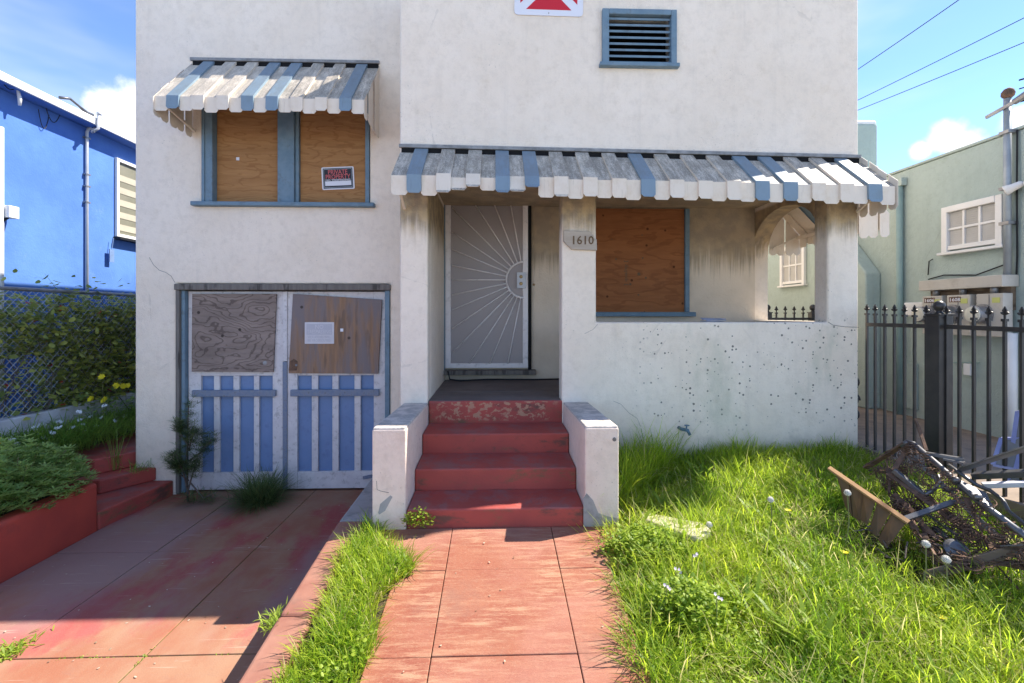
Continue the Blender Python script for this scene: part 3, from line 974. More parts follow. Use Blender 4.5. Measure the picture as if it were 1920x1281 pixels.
# garage doors
YG = YL + .06
jl, jr = wx(345, YL), wx(722, YL)
MB().box(GX0 + .001, wx(338, YL), YL - .02, YL + .16, ZD + .01, GZ1 - .07).build('garage_jamb', m_jamb, house, .006)
MB().box(wx(338, YL) + .002, jl, YL + .01, YL + .16, ZD + .01, GZ1 - .07).build('garage_jamb', m_trim, house, .006)
MB().box(jr, GX1 - .001, YL - .015, YL + .16, ZD + .01, GZ1 - .07).build('garage_jamb', m_trim, house, .006)
MB().box(GX0 - .01, GX1 + .008, YL - .03, YL + .16, GZ1 - .068, GZ1 - .004).build('garage_lintel', m_jamb, house, .008)
MB().box(jl - .05, jr + .05, YL + .185, YL + .2, ZD, GZ1).build('garage_backing', m_dark, house)
zb, ztop = ZD + .02, GZ1 - .078


def garage_door(pxs, x0, x1, ply, plyq, rail, astragal):
    g = MB().box(x0, x1, YG + .036, YG + .05, zb, ztop).build('garage_door', m_panel_b, house)
    za, zc = wz(884, YL), wz(704, YL)
    f = MB()
    edges = [x0] + [wx(p, YL) for p in pxs] + [x1]
    for i in range(0, len(edges), 2):
        last = i in (0, len(edges) - 2)
        o = MB().box(edges[i], edges[i + 1], YG + (.0 if last else .004), YG + .035, zb if last else za + .001, ztop if last else zc - .001)
        o.build('stile' if last else 'batten', m_door_w, g, .004)
    MB().box(edges[1] + .001, edges[-2] - .001, YG + .002, YG + .035, zb, za).build('bottom_rail', m_door_w, g, .004)
    MB().box(edges[1] + .001, edges[-2] - .001, YG + .002, YG + .035, zc, ztop).build('top_panel', m_door_w, g, .004)
    pts = [W(p[0], p[1], YG - .03) for p in plyq]
    MB().prism(pts, (0, .024, 0)).build('plywood_board', ply, g, .003)
    r0, r1 = rail
    MB().box(wx(r0, YL), wx(r1, YL), YG - .035, YG - .001, wz(742, YL), wz(730, YL)).build('cross_rail', m_rail_g, g, .005)
    return g


gl = garage_door([370, 394, 405, 431, 442.5, 470, 480, 506], jl + .006, wx(527, YL), m_ply_grey, [(359, 697), (512, 698), (518, 551), (360, 551)], (356, 514), True)
gr = garage_door([553, 580, 592, 619, 631, 661, 673, 698], wx(534, YL), jr - .006, m_ply_grey2, [(541, 700), (709, 701), (716, 562), (549, 551)], (542, 709), False)
MB().box(wx(526, YL), wx(534.6, YL), YG - .015, YG - .001, zb, wz(678, YL)).build('astragal', m_rail_g, gl, .004)
MB().box(wx(526, YL), wx(534.6, YL), YG - .015, YG - .001, wz(677, YL), ztop).build('astragal', m_door_w, gl, .004)
MB().lathe([(.022, 0), (.022, .004), (.012, .006)], W(497, 681, YG - .03), (0, -1, 0), 14).build('lock_disc', m_galv, gl)
MB().prism([W(541, 695, YG - .033), W(556, 695, YG - .033), W(558, 678, YG - .033), (W(551, 673, YG - .033)), W(543, 678, YG - .033)], (0, .003, 0)).build('hasp_plate', m_rust, gr)
MB().lathe([(.012, 0), (.012, .01), (.004, .014)], W(556, 685, YG - .033), (0, -1, 0), 12).build('lock_disc', m_galv, gr)
q = W(641, 619, YG - .03)
MB().box(q.x - .015, q.x + .015, q.y - .003, q.y - .001, q.z - .016, q.z + .016).build('paper_tag', m_sign_w, gr)
MB().bar(W(681, 896, YG - .012), W(698, 893, YG - .012), .02, .03).build('hinge', m_rail_g, gr)

# ------------------------------------------------------------------ awnings
def awning(name, n, o, along, out, protrude, ztop_, zfold, zbot, blue, ragged=(), wing_l=0, wing_r=0, wing_z=None, seed=1, tilt=0):
    """slatted metal awning: o is the wall point at the left end as seen from outside"""
    rnd = random.Random(seed)
    o, along, out = Vector(o), Vector(along), Vector(out)
    aw = MB()
    length = along.length
    a = along.normalized(); w = length / n
    up = Vector((0, 0, 1))
    tz = up * (tilt * length)
    root = MB().prism([o - a * .02 + out * .001 + up * ztop_, o + a * (length + .01) + out * .001 + up * ztop_ + tz, o + a * (length + .01) + out * .001 + up * (ztop_ + .03) + tz, o - a * .02 + out * .001 + up * (ztop_ + .03)], out * .022).build(name, m_trim_top, house, .003)
    tl = lambda t: tilt * t
    MB().prism([o + out * .001 + up * (ztop_ - .075), o + a * length + out * .001 + up * (ztop_ - .075) + tz, o + a * length + out * .001 + up * (ztop_ - .001) + tz, o + out * .001 + up * (ztop_ - .001)], out * .006).build('gap_shade_strip', m_dark, root)  # dark strip added to paint shade into the gaps above the low slats
    for k in range(n):
        raised = k % 2 == 1
        lift = .0 if raised else -.02
        x0, x1 = k * w + (.001 if raised else -.006), (k + 1) * w + (-.001 if raised else .006)
        zb_, pb = zbot + rnd.uniform(-.006, .006) - (.012 if not raised else 0), 0
        zf_, pf = zfold, protrude
        pb = rnd.uniform(-.006, .012); zf_ += rnd.uniform(-.004, .004)
        if k in ragged:
            zb_ += rnd.uniform(-.015, .05); pb = rnd.uniform(.0, .07); zf_ += rnd.uniform(-.012, .012)
        n_ = Vector((out * (ztop_ - zfold) + up * protrude)).normalized()
        n2 = (n_ + out).normalized()
        tw = rnd.uniform(-.004, .004)

        def st(p, z, nn, e=0, side=0):
            b = o + out * p + up * z + nn * lift
            return b + a * (x0 + e) + up * tl(x0), b + a * (x1 - e) + up * tl(x1)
        p0_ = .012 if raised else .05
        S_ = [st(p0_, ztop_ - .005 - (ztop_ - zf_) * (p0_ - .012) / (pf - .012), n_), st(pf, zf_, n2), st(pf + pb * .6, zb_ + .02, out), st(pf + pb, zb_, out, .018)]
        vs, fs = [], []
        for l, r in S_: vs += [l, r]
        for i in range(3): fs.append((2 * i, 2 * i + 1, 2 * i + 3, 2 * i + 2))
        if raised:       # turned-down flanges
            k0 = len(vs)
            nn = [n_, n2, out]
            for side in (0, 1):
                k0 = len(vs)
                for i in range(3): vs += [S_[i][side], S_[i][side] - nn[i] * .022]
                for i in range(2): fs.append((k0 + 2 * i, k0 + 2 * i + 1, k0 + 2 * i + 3, k0 + 2 * i + 2))
        MB().add(vs, fs).build('slat', m_slat_b if k in blue else m_slat_w, root, solid=.0025, merge=True)
    # side wings of hanging slats
    for side, cnt in ((0, wing_l), (1, wing_r)):
        for k in range(cnt):
            p0, p1 = protrude * k / cnt + .004, protrude * (k + 1) / cnt - .002
            xx = 0 if side == 0 else length
            b = o + a * (xx + (-.006 if side == 0 else .006)) + a * ((-.01 if k % 2 else 0) * (1 if side == 0 else -1))
            slope = lambda p: ztop_ + (zfold - ztop_) * p / protrude - .02
            zz = wing_z + rnd.uniform(-.008, .008)
            vs = [b + out * p0 + up * slope(p0), b + out * p1 + up * slope(p1), b + out * p1 + up * (zz + .025), b + out * (p1 - .025) + up * zz, b + out * (p0 + .025) + up * zz, b + out * p0 + up * (zz + .025)]
            MB().add(vs, [tuple(range(6))]).build('wing_slat', m_slat_w, root, solid=.003)
    # frame bars underneath
    fr = MB()
    fr.bar(o + out * (protrude - .065) + up * (zfold - .05), o + along + out * (protrude - .065) + up * (zfold - .05), .025, .03)
    for t in (.03, length - .03):
        b = o + a * t
        fr.bar(b + out * .02 + up * (zbot - .02 if wing_z is None else wing_z + .06), b + out * (protrude - .07) + up * (zfold - .04), .022, .022)
    fr.build('awning_frame', m_slat_w, root)
    return root


awning('awning', 35, (wx(753, YF), YF, 0), (XR - wx(753, YF), 0, 0), (0, -1, 0), .412, 2.915, 2.571, 2.42, {1, 7, 9, 17, 25, 27, 33}, ragged=(3, 4, 5, 6, 7, 8, 9, 10, 11), wing_r=4, wing_z=2.32, wing_l=0, seed=3, tilt=-.012)
AX0, AX1 = wx(362, YL), wx(710, YL)
awning('awning', 17, (AX0, YL, 0), (AX1 - AX0, 0, 0), (0, -1, 0), .57, 4.06, 3.455, 3.325, {1, 7, 9, 15}, wing_l=5, wing_r=5, wing_z=3.27, seed=5)
awning('awning', 11, (XR, YF + .15, 0), (0, 1.28, 0), (1, 0, 0), .40, 2.82, 2.42, 2.27, {1, 7}, wing_l=4, wing_r=4, wing_z=2.17, seed=9)
# worn bracket below the left end of the porch awning
MB().hexa([W(752, 360, YF - .1), W(758, 360, YF - .1), W(758, 360, YF - .002), W(752, 360, YF - .002), W(750, 340, YF - .16), W(758, 340, YF - .16), W(758, 340, YF - .002), W(750, 340, YF - .002)]).build('bracket', m_jamb, house)

# hose tap
q = W(1273, 802, YF)
tap = MB().tube([q + Vector((0, .01, 0)), q + Vector((0, -.05, 0)), q + Vector((.045, -.085, -.005)), q + Vector((.06, -.10, -.045))], [.016, .014, .016, .013], 10).build('hose_tap', simple('tap_paint', (.14, .24, .3), (.1, .15, .17), 30, .5, .2), house, smooth=True)
MB().tube([q + Vector((.035, -.075, .0)), q + Vector((.04, -.08, .04))], .007, 8).lathe([(.022, 0), (.024, .006), (.01, .01)], q + Vector((.04, -.08, .035)), (0, 0, 1), 10).build('tap_handle', m_trim, tap)

# visible wall crack above the left garage corner, chips on the wall
def crack(pts, Y, parent, name='crack', r=.0022):
    MB().tube([W(p[0], p[1], Y - .0005) for p in pts], r, 4).build(name, m_jamb, parent)


crack([(280, 483), (288, 497), (299, 507), (311, 511), (321, 518), (328, 530)], YL, house)
crack([(1553, 604), (1562, 610), (1585, 613), (1611, 614)], YF, house)
crack([(1121, 608), (1112, 618), (1096, 626)], YF, house, r=.0012)
crack([(1150, 752), (1164, 758), (1180, 775), (1195, 785), (1201, 800)], YF, house, r=.0012)

# ------------------------------------------------------------------ porch steps
st_ = thing('porch_steps', 'red painted concrete porch steps between white cheek walls', 'steps', (0, 3.7, -.1))
SY = [3.2, 3.52, 3.872, 4.252]
nos = [953, 878, 813, 751.5]
half = [(771, 1089), (782, 1075), (792, 1064), (803.5, 1054)]
znos = [wz(p, y) for p, y in zip(nos, SY)]
zb_ = [.0] + [wz(p, y) for p, y in zip((917, 848.5, 792), SY[1:])]
for k in range(4):
    x0, x1 = -.592, .592
    ya, yb = SY[k], (SY[k + 1] if k < 3 else YF + .028)
    zf, zr = znos[k], (zb_[k + 1] if k < 3 else znos[3])
    z0 = -.2
    MB().hexa([(x0, ya, z0), (x1, ya, z0), (x1, yb + (.0 if k < 3 else 0), z0), (x0, yb, z0), (x0, ya, zf), (x1, ya, zf), (x1, yb, zr), (x0, yb, zr)]).build('step', m_red, st_, .014, seg=3)
for sx, (xa, xb), (pa, pb) in ((-1, (-.815, -.594), (701, 766)), (1, (.594, .822), (1093, 1160))):
    zt0, zt1 = wz(800, 3.19), wz(754.5, YF)
    ck = MB().hexa([(xa, 3.185, -.2), (xb, 3.185, -.2), (xb, YF - .002, -.2), (xa, YF - .002, -.2), (xa, 3.185, zt0 - .012), (xb, 3.185, zt0 - .012), (xb, YF - .002, zt1 - .012), (xa, YF - .002, zt1 - .012)]).build('cheek_wall', m_cheek, st_, .012, seg=3)
    MB().hexa([(xa + .004, 3.19, zt0 - .02), (xb - .004, 3.19, zt0 - .02), (xb - .004, YF - .003, zt1 - .02), (xa + .004, YF - .003, zt1 - .02), (xa + .004, 3.19, zt0), (xb - .004, 3.19, zt0), (xb - .004, YF - .003, zt1), (xa + .004, YF - .003, zt1)]).build('cheek_cap', m_captop, ck, .01, seg=3)
    if sx > 0:
        MB().prism([W(1094, 935, 3.184), W(1100, 925, 3.184), W(1112, 938, 3.184), (W(1122, 962, 3.184)), W(1138, 968, 3.184), W(1158, 972, 3.184), W(1160, 990, 3.184), W(1094, 990, 3.184)], (0, .003, 0)).build('bare_patch', m_conc, ck)
        MB().lathe([(.014, 0), (.01, .004)], W(1152, 824, 3.184), (0, -1, 0), 8).build('chip', m_jamb, ck)
    else:
        MB().prism([W(709, 962, 3.184), W(713, 945, 3.184), W(732, 929, 3.184), W(736, 932, 3.184), W(722, 958, 3.184), W(711, 965, 3.184)], (0, .003, 0)).build('bare_patch', m_conc, ck)
        MB().tube([W(*p, 3.1845) for p in ((706, 902), (707, 918), (714, 921), (729, 924))], .0015, 4).build('crack', m_jamb, ck)

# ------------------------------------------------------------------ signs on the house
def sign_box(name, cx, cz, w, h, Y, rot, mat, label, cat, r=.01, depth=.004):
    root = thing(name, label, cat, (cx, Y, cz - h / 2))
    pts = []
    for sx, sz, a0 in ((1, 1, 0), (-1, 1, 90), (-1, -1, 180), (1, -1, 270)):
        for t in (0, 45, 90):
            an = math.radians(a0 + t)
            pts.append((sx * (w / 2 - r) + r * math.cos(an), sz * (h / 2 - r) + r * math.sin(an)))
    R = Matrix.Rotation(rot, 2)
    P_ = [R @ Vector(p) for p in pts]
    MB().prism([(cx + p.x, Y, cz + p.y) for p in P_], (0, depth, 0)).build('board', mat, root)

    def at(u, v, y=-.001):
        p = R @ Vector((u, v))
        return Vector((cx + p.x, Y + y, cz + p.y))
    right = Vector((R @ Vector((1, 0))).to_tuple() + (0,)); right = Vector((right.x, 0, right.y))
    upv = R @ Vector((0, 1)); upv = Vector((upv.x, 0, upv.y))
    return root, at, right, upv


# red placard with a white X
sx0, sx1, sz0 = wx(965, YF), wx(1093.5, YF), wz(30.5, YF, 1030)
w_ = sx1 - sx0
root, at, ri, u_ = sign_box('placard_sign', (sx0 + sx1) / 2, sz0 + w_ / 2, w_, w_, YF - .008, -.012, m_sign_w, 'white square placard with red field and white X above the porch', 'sign', .03)
e = w_ * .415; b_ = w_ * .085
for sgn in ((0, -1), (0, 1), (-1, 0), (1, 0)):
    tri = [(-(e - b_), -e), (e - b_, -e), (0, -b_)]
    pts = []
    for (u, v) in tri:
        if sgn == (0, -1): pts.append((u, v))
        elif sgn == (0, 1): pts.append((-u, -v))
        elif sgn == (-1, 0): pts.append((v, -u))
        else: pts.append((-v, u))
    MB().prism([at(*p, -.0015) for p in pts], (0, .0014, 0)).build('red_triangle', m_sign_r, root)
MB().lathe([(.005, 0), (.004, .002)], at(0, -e - .03), (0, -1, 0), 8).build('screw', m_jamb, root)

# private property sign
c_ = W(633.8, 334.2, YL + .045)
root, at, ri, u_ = sign_box('property_sign', c_.x, c_.z, .335, .235, YL + .044, .05, m_sign_w, 'black and red PRIVATE PROPERTY sign on the boarded upper window', 'sign', .012)
MB().prism([at(-.154, -.106, -.0012), at(.154, -.106, -.0012), at(.154, .106, -.0012), at(-.154, .106, -.0012)], (0, .001, 0)).build('black_field', m_sign_k, root)
MB().prism([at(-.135, -.078, -.0024), at(.135, -.078, -.0024), at(.135, -.03, -.0024), at(-.135, -.03, -.0024)], (0, .001, 0)).build('name_box', m_sign_w, root)
bd = MB()
for (u0, v0, u1, v1) in ((-.146, -.098, .146, -.093), (-.146, .093, .146, .098), (-.146, -.093, -.142, .093), (.142, -.093, .146, .093)):
    bd.prism([at(u0, v0, -.0024), at(u1, v0, -.0024), at(u1, v1, -.0024), at(u0, v1, -.0024)], (0, .001, 0))
bd.build('border_line', m_conduit, root)
text_mb('PRIVATE', .066, at(0, .042, -.003), ri, u_, .001, .2).build('lettering', m_sign_pk, root)
text_mb('PROPERTY', .066, at(0, -.007, -.003), ri, u_, .001, .255).build('lettering', m_sign_pk, root)
text_mb('NO TRESPASSING', .022, at(0, -.026, -.003), ri, u_, .001, .255).build('lettering', m_sign_w, root)

# faded no trespassing sign
c_ = W(599, 624.5, YG - .034)
root, at, ri, u_ = sign_box('trespassing_sign', c_.x, c_.z, .302, .225, YG - .036, .0, m_sign_f, 'sun bleached pale NO TRESPASSING sign on the garage door board', 'sign', .004)
MB().prism([at(-.132, -.018, -.0012), at(.132, -.018, -.0012), at(.132, .095, -.0012), at(-.132, .095, -.0012)], (0, .001, 0)).build('grey_field', m_sign_fl, root)
text_mb('NO', .06, at(0, .044, -.0024), ri, u_, .001, .085).build('lettering', m_sign_f, root)
text_mb('TRESPASSING', .058, at(0, -.006, -.0024), ri, u_, .001, .25).build('lettering', m_sign_f, root)
text_mb('VIOLATORS WILL', .036, at(0, -.055, -.0012), ri, u_, .001, .24).build('lettering', m_sign_fl, root)
text_mb('BE PROSECUTED', .036, at(0, -.09, -.0012), ri, u_, .001, .24).build('lettering', m_sign_fl, root)

# house number plaque
pl = thing('number_plaque', 'weathered wooden house number plaque reading 1610 on the porch post', 'plaque', W(1088, 468, YF - .02))
pts = [(1057, 432.5), (1106, 434), (1112, 441), (1114, 447), (1119, 448.5), (1119.5, 469.5), (1072, 467.5), (1056.5, 452)]
MB().prism([W(*p, YF - .03) for p in pts], (0, .028, 0)).build('board', m_plaque, pl, .004)
c_ = W(1092, 458, YF - .033)
text_mb('1610', .105, c_, (1, 0, 0), (0, 0, 1), .004, .185).build('lettering', m_digit, pl)

# newspaper on the porch wall, cable on the porch floor
q = W(1337, 602, YF + .1)
pp = MB()
for k, (a, h, z) in enumerate(((.1, .0, 0), (.25, .018, .008), (-.2, .012, .016))):
    ca, sa = math.cos(a), math.sin(a)
    pts = []
    for (u, v, dz) in ((-.1, -.05, 0), (.1, -.05, .01), (.1, .05, h), (-.1, .05, h + .006)):
        pts.append(Vector((q.x + u * ca - v * sa, q.y + u * sa + v * ca, SILL + .004 + z + dz)))
    pp.add(pts, [(0, 1, 2, 3)])
tag(pp.build('folded_paper', m_paper, solid=.004), 'crumpled blue grey paper lying on the porch half wall', 'paper')
tag(MB().tube([(CX0 + .05, YB - .15, ZPORCH + .12), (CX0 + .07, YB - .12, ZPORCH + .02), (-.4, YB - .17, ZPORCH + .012), (-.1, YB - .07, ZPORCH + .012), (.4, YB - .1, ZPORCH + .012), (.9, YB - .05, ZPORCH + .012)], .008, 6).build('floor_cable', m_black, smooth=True), 'thin black cable lying along the back of the porch floor', 'cable')

# ------------------------------------------------------------------ green neighbour
XG = 4.9
gh = thing('green_building', 'pale green flat roofed stucco building beyond the alley', 'building', (7, 9, .2))
zroof = WX(1800, 283, XG).z
GW = [(5.19, 4.56, WX(1766, 391, XG).z, WX(1766, 479, XG).z), ]
mb = MB()
GF = WX(1932, 600, XG).y
MB().box(XG, XG + 4, GF, 13, .0, zroof).build('wall', m_green, gh, .015)
MB().box(XG - .015, XG + 4.02, GF - .02, 13.02, zroof + .001, zroof + .03).build('roof_edge', m_green, gh, .008)


def green_window(y0, y1, z0, z1, cols, rows):
    wnd = MB().box(XG - .012, XG - .002, y0, y1, z0, z1).build('window', m_blind, gh)
    fw = .065
    fr = MB()
    fr.box(XG - .05, XG - .003, y0 - fw, y0, z0 - .02, z1 + fw).box(XG - .05, XG - .003, y1, y1 + fw, z0 - .02, z1 + fw).box(XG - .055, XG - .003, y0 - .001, y1 + .001, z1, z1 + fw).box(XG - .04, XG - .003, y0 + .001, y1 - .001, z0, z0 + .045)
    fr.build('window_frame', m_white_paint, wnd, .006)
    MB().box(XG - .075, XG - .003, y0 - fw - .03, y1 + fw + .03, z0 - .05, z0 - .021).build('window_sill', m_white_paint, wnd, .006)
    for k in range(1, cols):
        y = y0 + (y1 - y0) * k / cols
        MB().box(XG - .03, XG - .013, y - .011, y + .011, z0 + .046, z1 - .001).build('muntin', m_white_paint, wnd)
    for k in range(1, rows):
        z = z0 + .045 + (z1 - z0 - .045) * k / rows
        MB().box(XG - .029, XG - .013, y0 + .001, y1 - .001, z - .011, z + .011).build('muntin', m_white_paint, wnd)
    sl = MB()
    for z in np.arange(z0 + .05, z1, .022): sl.box(XG - .0165, XG - .0125, y0 + .004, y1 - .004, z, z + .014)
    sl.build('blind_slats', m_blind, wnd)['kind'] = 'stuff'


pa, pb = WX(1783, 395, XG), WX(1874, 468, XG)
green_window(pb.y, pa.y, WX(1780, 470, XG).z, WX(1780, 400, XG).z, 3, 2)
pa, pb = WX(1471, 470, XG), WX(1508, 530, XG)
green_window(pb.y, pa.y, WX(1490, 532, XG).z, WX(1490, 468, XG).z, 3, 2)
# chimney with shoulder
ch = MB().prism([(XG - .2, 5.95, .25), (XG - .2, 6.85, .25), (XG - .2, 6.85, 3.2), (XG - .2, 6.36, 2.45), (XG - .2, 5.95, 1.98)], (.199, 0, 0)).build('chimney', m_teal, gh, .02, seg=3)
zc = W(1630, 228, 6.4).z
MB().box(4.715, wx(1648, 6.42), 6.42, 6.83, 1.8, zc).build('chimney_stack', m_teal, ch, .05, seg=4)
MB().box(4.722, wx(1648, 6.42) - .01, 6.43, 6.82, zc - .05, zc + .04).build('chimney_cap', m_white_paint, ch, .04, seg=4)  # white puts the cap's sunlit top into its colour
# downspout, gutter outlet, conduit pipes
q = WX(1686, 345, XG - .05)
MB().box(XG - .075, XG - .005, q.y - .06, q.y + .06, q.z - .03, q.z + .06).build('outlet_box', m_green, gh, .004)
MB().tube([(XG - .045, q.y, q.z - .03), (XG - .045, q.y, .25)], .036, 10).build('downspout', m_pipe_g, gh, smooth=True)
q = WX(1889, 330, XG - .06)
ztop_ = WX(1889, 180, XG - .06).z
mast = MB().tube([(XG - .06, q.y, WX(1889, 520, XG - .06).z), (XG - .06, q.y, ztop_)], .03, 12).build('conduit_mast', m_conduit, gh, smooth=True)
MB().lathe([(.034, -.02), (.05, 0), (.052, .03), (.035, .06), (.005, .075)], (XG - .06, q.y, ztop_), (-.1, -.35, 1), 12).build('weatherhead', m_rust, mast, smooth=True)
for k, zz in enumerate((zroof - .02, zroof - .55, 2.3)):
    MB().box(XG - .1, XG - .002, q.y - .045, q.y + .045, zz, zz + .03).build('pipe_clamp', m_galv, mast)
MB().bar((XG - .1, q.y + .16, zroof + .2), (XG - .1, q.y - .3, zroof + .27), .02, .03).tube([(XG - .1, q.y - .1, zroof + .24), (XG - .1, q.y - .22, zroof + .27)], [.03, .035], 8).build('wire_bracket', m_galv, mast)
MB().tube([(XG - .02, q.y - .05, zroof), (XG - .03, q.y - .055, zroof - .6), (XG - .02, q.y - .05, 2.0), (XG - .02, q.y - .04, 1.75)], .008, 6).build('drop_cable', m_black, mast)
MB().tube([(XG - .02, q.y - .16, zroof - .2), (XG - .02, q.y - .16, .3)], .016, 8).build('thin_conduit', m_pipe_g, gh, smooth=True)
# twin flood light
fl = MB().lathe([(.03, 0), (.035, .03), (.02, .05)], (XG - .03, q.y - .16, WX(1898, 362, XG).z), (0, 0, 1), 12).build('flood_light', m_white_paint, gh)
for dy_, ax in ((.11, (-.5, .6, -.35)), (-.03, (-.5, -.7, -.25))):
    MB().lathe([(.012, -.02), (.03, 0), (.036, .06), (.05, .11), (.045, .115)], (XG - .06, q.y - .16 + dy_ * .4, WX(1898, 352, XG).z), ax, 14).build('lamp_head', m_white_paint, fl, smooth=True)
# rain hood and meter boxes
p0, p1 = WX(1724, 545, XG - .16), WX(1881, 530, XG - .16)
ya_, yb_ = p1.y, p0.y
zh0, zh1 = WX(1724, 546, XG - .16).z, WX(1724, 529, XG - .16).z
hood = MB().box(XG - .17, XG - .002, ya_, yb_, zh0, zh1 + .01).build('rain_hood', m_meterbox, gh, .006)
MB().box(XG - .05, XG - .003, ya_ + .03, yb_ - .02, zh0 - .22, zh0 - .002).build('backboard', m_wood_old, gh)


def meter_box(pxa, pxb, num):
    x = XG - .15
    y1_, y0_ = WX(pxa, 560, x).y, WX(pxb, 560, x).y
    zt_, zb0 = zh0 - .06, WX(1800, 629, x).z
    bx = MB().box(x, XG - .052, y0_, y1_, zb0, zt_).build('meter_box', m_meterbox, gh, .008)
    mid = (y0_ + y1_) / 2
    MB().box(x - .004, x - .001, mid - .004, mid + .004, zb0 + .01, zt_ - .01).build('door_seam', m_galv, bx)
    cy, czz = y1_ - (y1_ - y0_) * .28, zt_ - .20
    MB().lathe([(.10, 0), (.10, .02), (.085, .022), (.085, .1), (.078, .105)], (x - .002, cy, czz), (-1, 0, 0), 20).build('meter_ring', m_galv, bx)
    MB().lathe([(.076, 0), (.076, .01), (.05, .016)], (x - .107, cy, czz), (-1, 0, 0), 20).build('meter_face', m_meterface, bx)
    MB().box(x - .004, x - .001, mid - .1, mid - .03, zt_ - .09, zt_ - .04).build('sticker', m_sticker, bx)
    MB().tube([(XG - .1, mid, zt_ + .001), (XG - .1, mid, zh0 + .02)], .03, 10).build('riser_pipe', m_galv, bx, smooth=True)
    if num:
        MB().box(x - .004, x - .001, y1_ - .155, y1_ - .03, zt_ - .075, zt_ - .02).build('number_plate', m_rust, bx)
        text_mb(num, .05, (x - .005, y1_ - .0925, zt_ - .066), (0, -1, 0), (0, 0, 1), .001, .11).build('lettering', m_sign_w, bx)


meter_box(1729, 1766, '1606')
meter_box(1775, 1819, '1608')
meter_box(1830, 1881, None)
q2 = WX(1716, 580, XG - .1)
MB().box(XG - .1, XG - .002, q2.y - .09, q2.y + .16, q2.z - .08, q2.z + .08).build('junction_box', m_white_paint, gh, .015)
q3 = WX(1896, 640, XG - .07)
MB().tube([(XG - .07, q3.y, WX(1896, 625, XG - .07).z), (XG - .07, q3.y, .25)], .045, 12).build('riser_conduit', m_white_paint, gh, smooth=True)
# lower cupboard doors and a gas cock
za_, zc_ = .34, WX(1720, 682, XG).z
for pxa, pxb in ((1682, 1722), (1733, 1752)):
    y1_, y0_ = WX(pxa, 700, XG).y, WX(pxb, 700, XG).y
    MB().box(XG - .02, XG - .002, y0_, y1_, za_, zc_).build('cupboard_door', m_green, gh, .004)
MB().tube([WX(1786, 680, XG - .02), WX(1836, 680, XG - .02)], .008, 6).build('thin_pipe', m_pipe_g, gh)
MB().box(XG - .06, XG - .002, WX(1830, 690, XG).y, WX(1816, 690, XG).y, WX(1823, 704, XG).z, WX(1823, 682, XG).z).build('valve_cover', m_white_paint, gh, .008)
MB().tube([WX(1740, 516, XG - .02), WX(1742, 490, XG - .02), (XG - .02, WX(1752, 470, XG).y, WX(1752, 486, XG).z)], .006, 5).build('loose_wire', m_black, gh)
MB().tube([WX(1741, 524, XG - .02), WX(1770, 516, XG - .02), WX(1830, 516, XG - .02), WX(1882, 497, XG - .02)], .007, 5).build('loose_wire', m_black, gh)

# ------------------------------------------------------------------ blue neighbour
XB = -6.1
bh = thing('blue_building', 'bright blue stucco building with white eave on the left', 'building', (-8, 7, 0))
OV = .2
zeave = (WX(20, 136, XB + OV).z + WX(240, 258, XB + OV).z) / 2 - .055


def sag(a, b, drop, n=9):
    a, b = Vector(a), Vector(b)
    return [a.lerp(b, t) + Vector((0, 0, -drop * 4 * t * (1 - t))) for t in np.linspace(0, 1, n)]


MB().box(XB - 4, XB, 1.0, 16, -.1, zeave - .05).build('wall', m_blue, bh, .01)
MB().box(XB - 4.2, XB + OV - .001, .8, 16.2, zeave - .049, zeave + .0).build('eave', m_blue, bh)
MB().box(XB + OV, XB + OV + .03, .8, 16.2, zeave - .05, zeave + .055).build('fascia', m_white_paint, bh, .006)
MB().box(XB - 4.2, XB + OV - .002, .8, 16.2, zeave + .002, zeave + .03).build('roof', m_conc, bh)
bw0, bw1 = WX(219, 300, XB).y, 9.4
zz1, zz0 = WX(219, 303, XB).z, WX(219, 443, XB).z
bwn = MB().box(XB + .002, XB + .012, bw0, bw1, zz0, zz1).build('window', m_blind_dark, bh)
MB().box(XB + .003, XB + .045, bw0 - .05, bw0, zz0 - .01, zz1 + .05).box(XB + .003, XB + .045, bw0 + .001, bw1, zz1, zz1 + .05).box(XB + .003, XB + .045, bw0 + .001, bw1, zz0 - .01, zz0 + .04).build('window_frame', m_white_paint, bwn, .005)
for k in range(5):
    z = zz0 + .1 + (zz1 - zz0 - .2) * k / 5
    MB().box(XB + .0125, XB + .018, bw0 + .02, bw1, z, z + (zz1 - zz0) / 12).build('blind_band', m_blind_tan, bwn)
MB().box(XB + .003, XB + .12, bw0 - .08, bw1, zz0 - .06, zz0 - .02).build('window_sill', m_black, bwn, .004)
q = WX(210, 480, XB + .06)
MB().box(XB + .05, XB + .065, q.y - .05, q.y + .04, q.z - .1, q.z + .1).tube([(XB + .057, q.y, q.z + .1), (XB + .06, q.y + .03, zz0 - .05)], .006, 5).build('hanging_tag', m_panel_b, bwn)
q = WX(163, 300, XB + .03)
zj = WX(163, 248, XB + .03).z
xo = XB + OV + .06
e1, e2 = WX(184, 232, xo), WX(186, 216, xo)
cp = MB().tube([(XB + .03, q.y, .3), (XB + .03, q.y, zj), (XB + .04, q.y + .02, zj + .06), (XB + .09, q.y + .1, zj + .13), (xo - .04, e1.y - .05, e1.z - .14), (xo, e1.y, e1.z - .07), e2], .021, 10).lathe([(.028, 0), (.03, .03), (.015, .05)], e2, (0, 0, 1), 10).build('conduit_pipe', m_conduit_l, bh, smooth=True)
for py_ in (262, 330, 352, 382):
    zz = WX(163, py_, XB).z
    MB().box(XB + .002, XB + .054, q.y - .04, q.y + .04, zz, zz + .022).build('pipe_clamp', m_galv, cp)
q = WX(-1, 300, XB + .05)
MB().tube([(XB + .05, q.y, .5), (XB + .05, q.y, zeave - .55)], .04, 10).build('downspout', m_white_paint, bh, smooth=True)
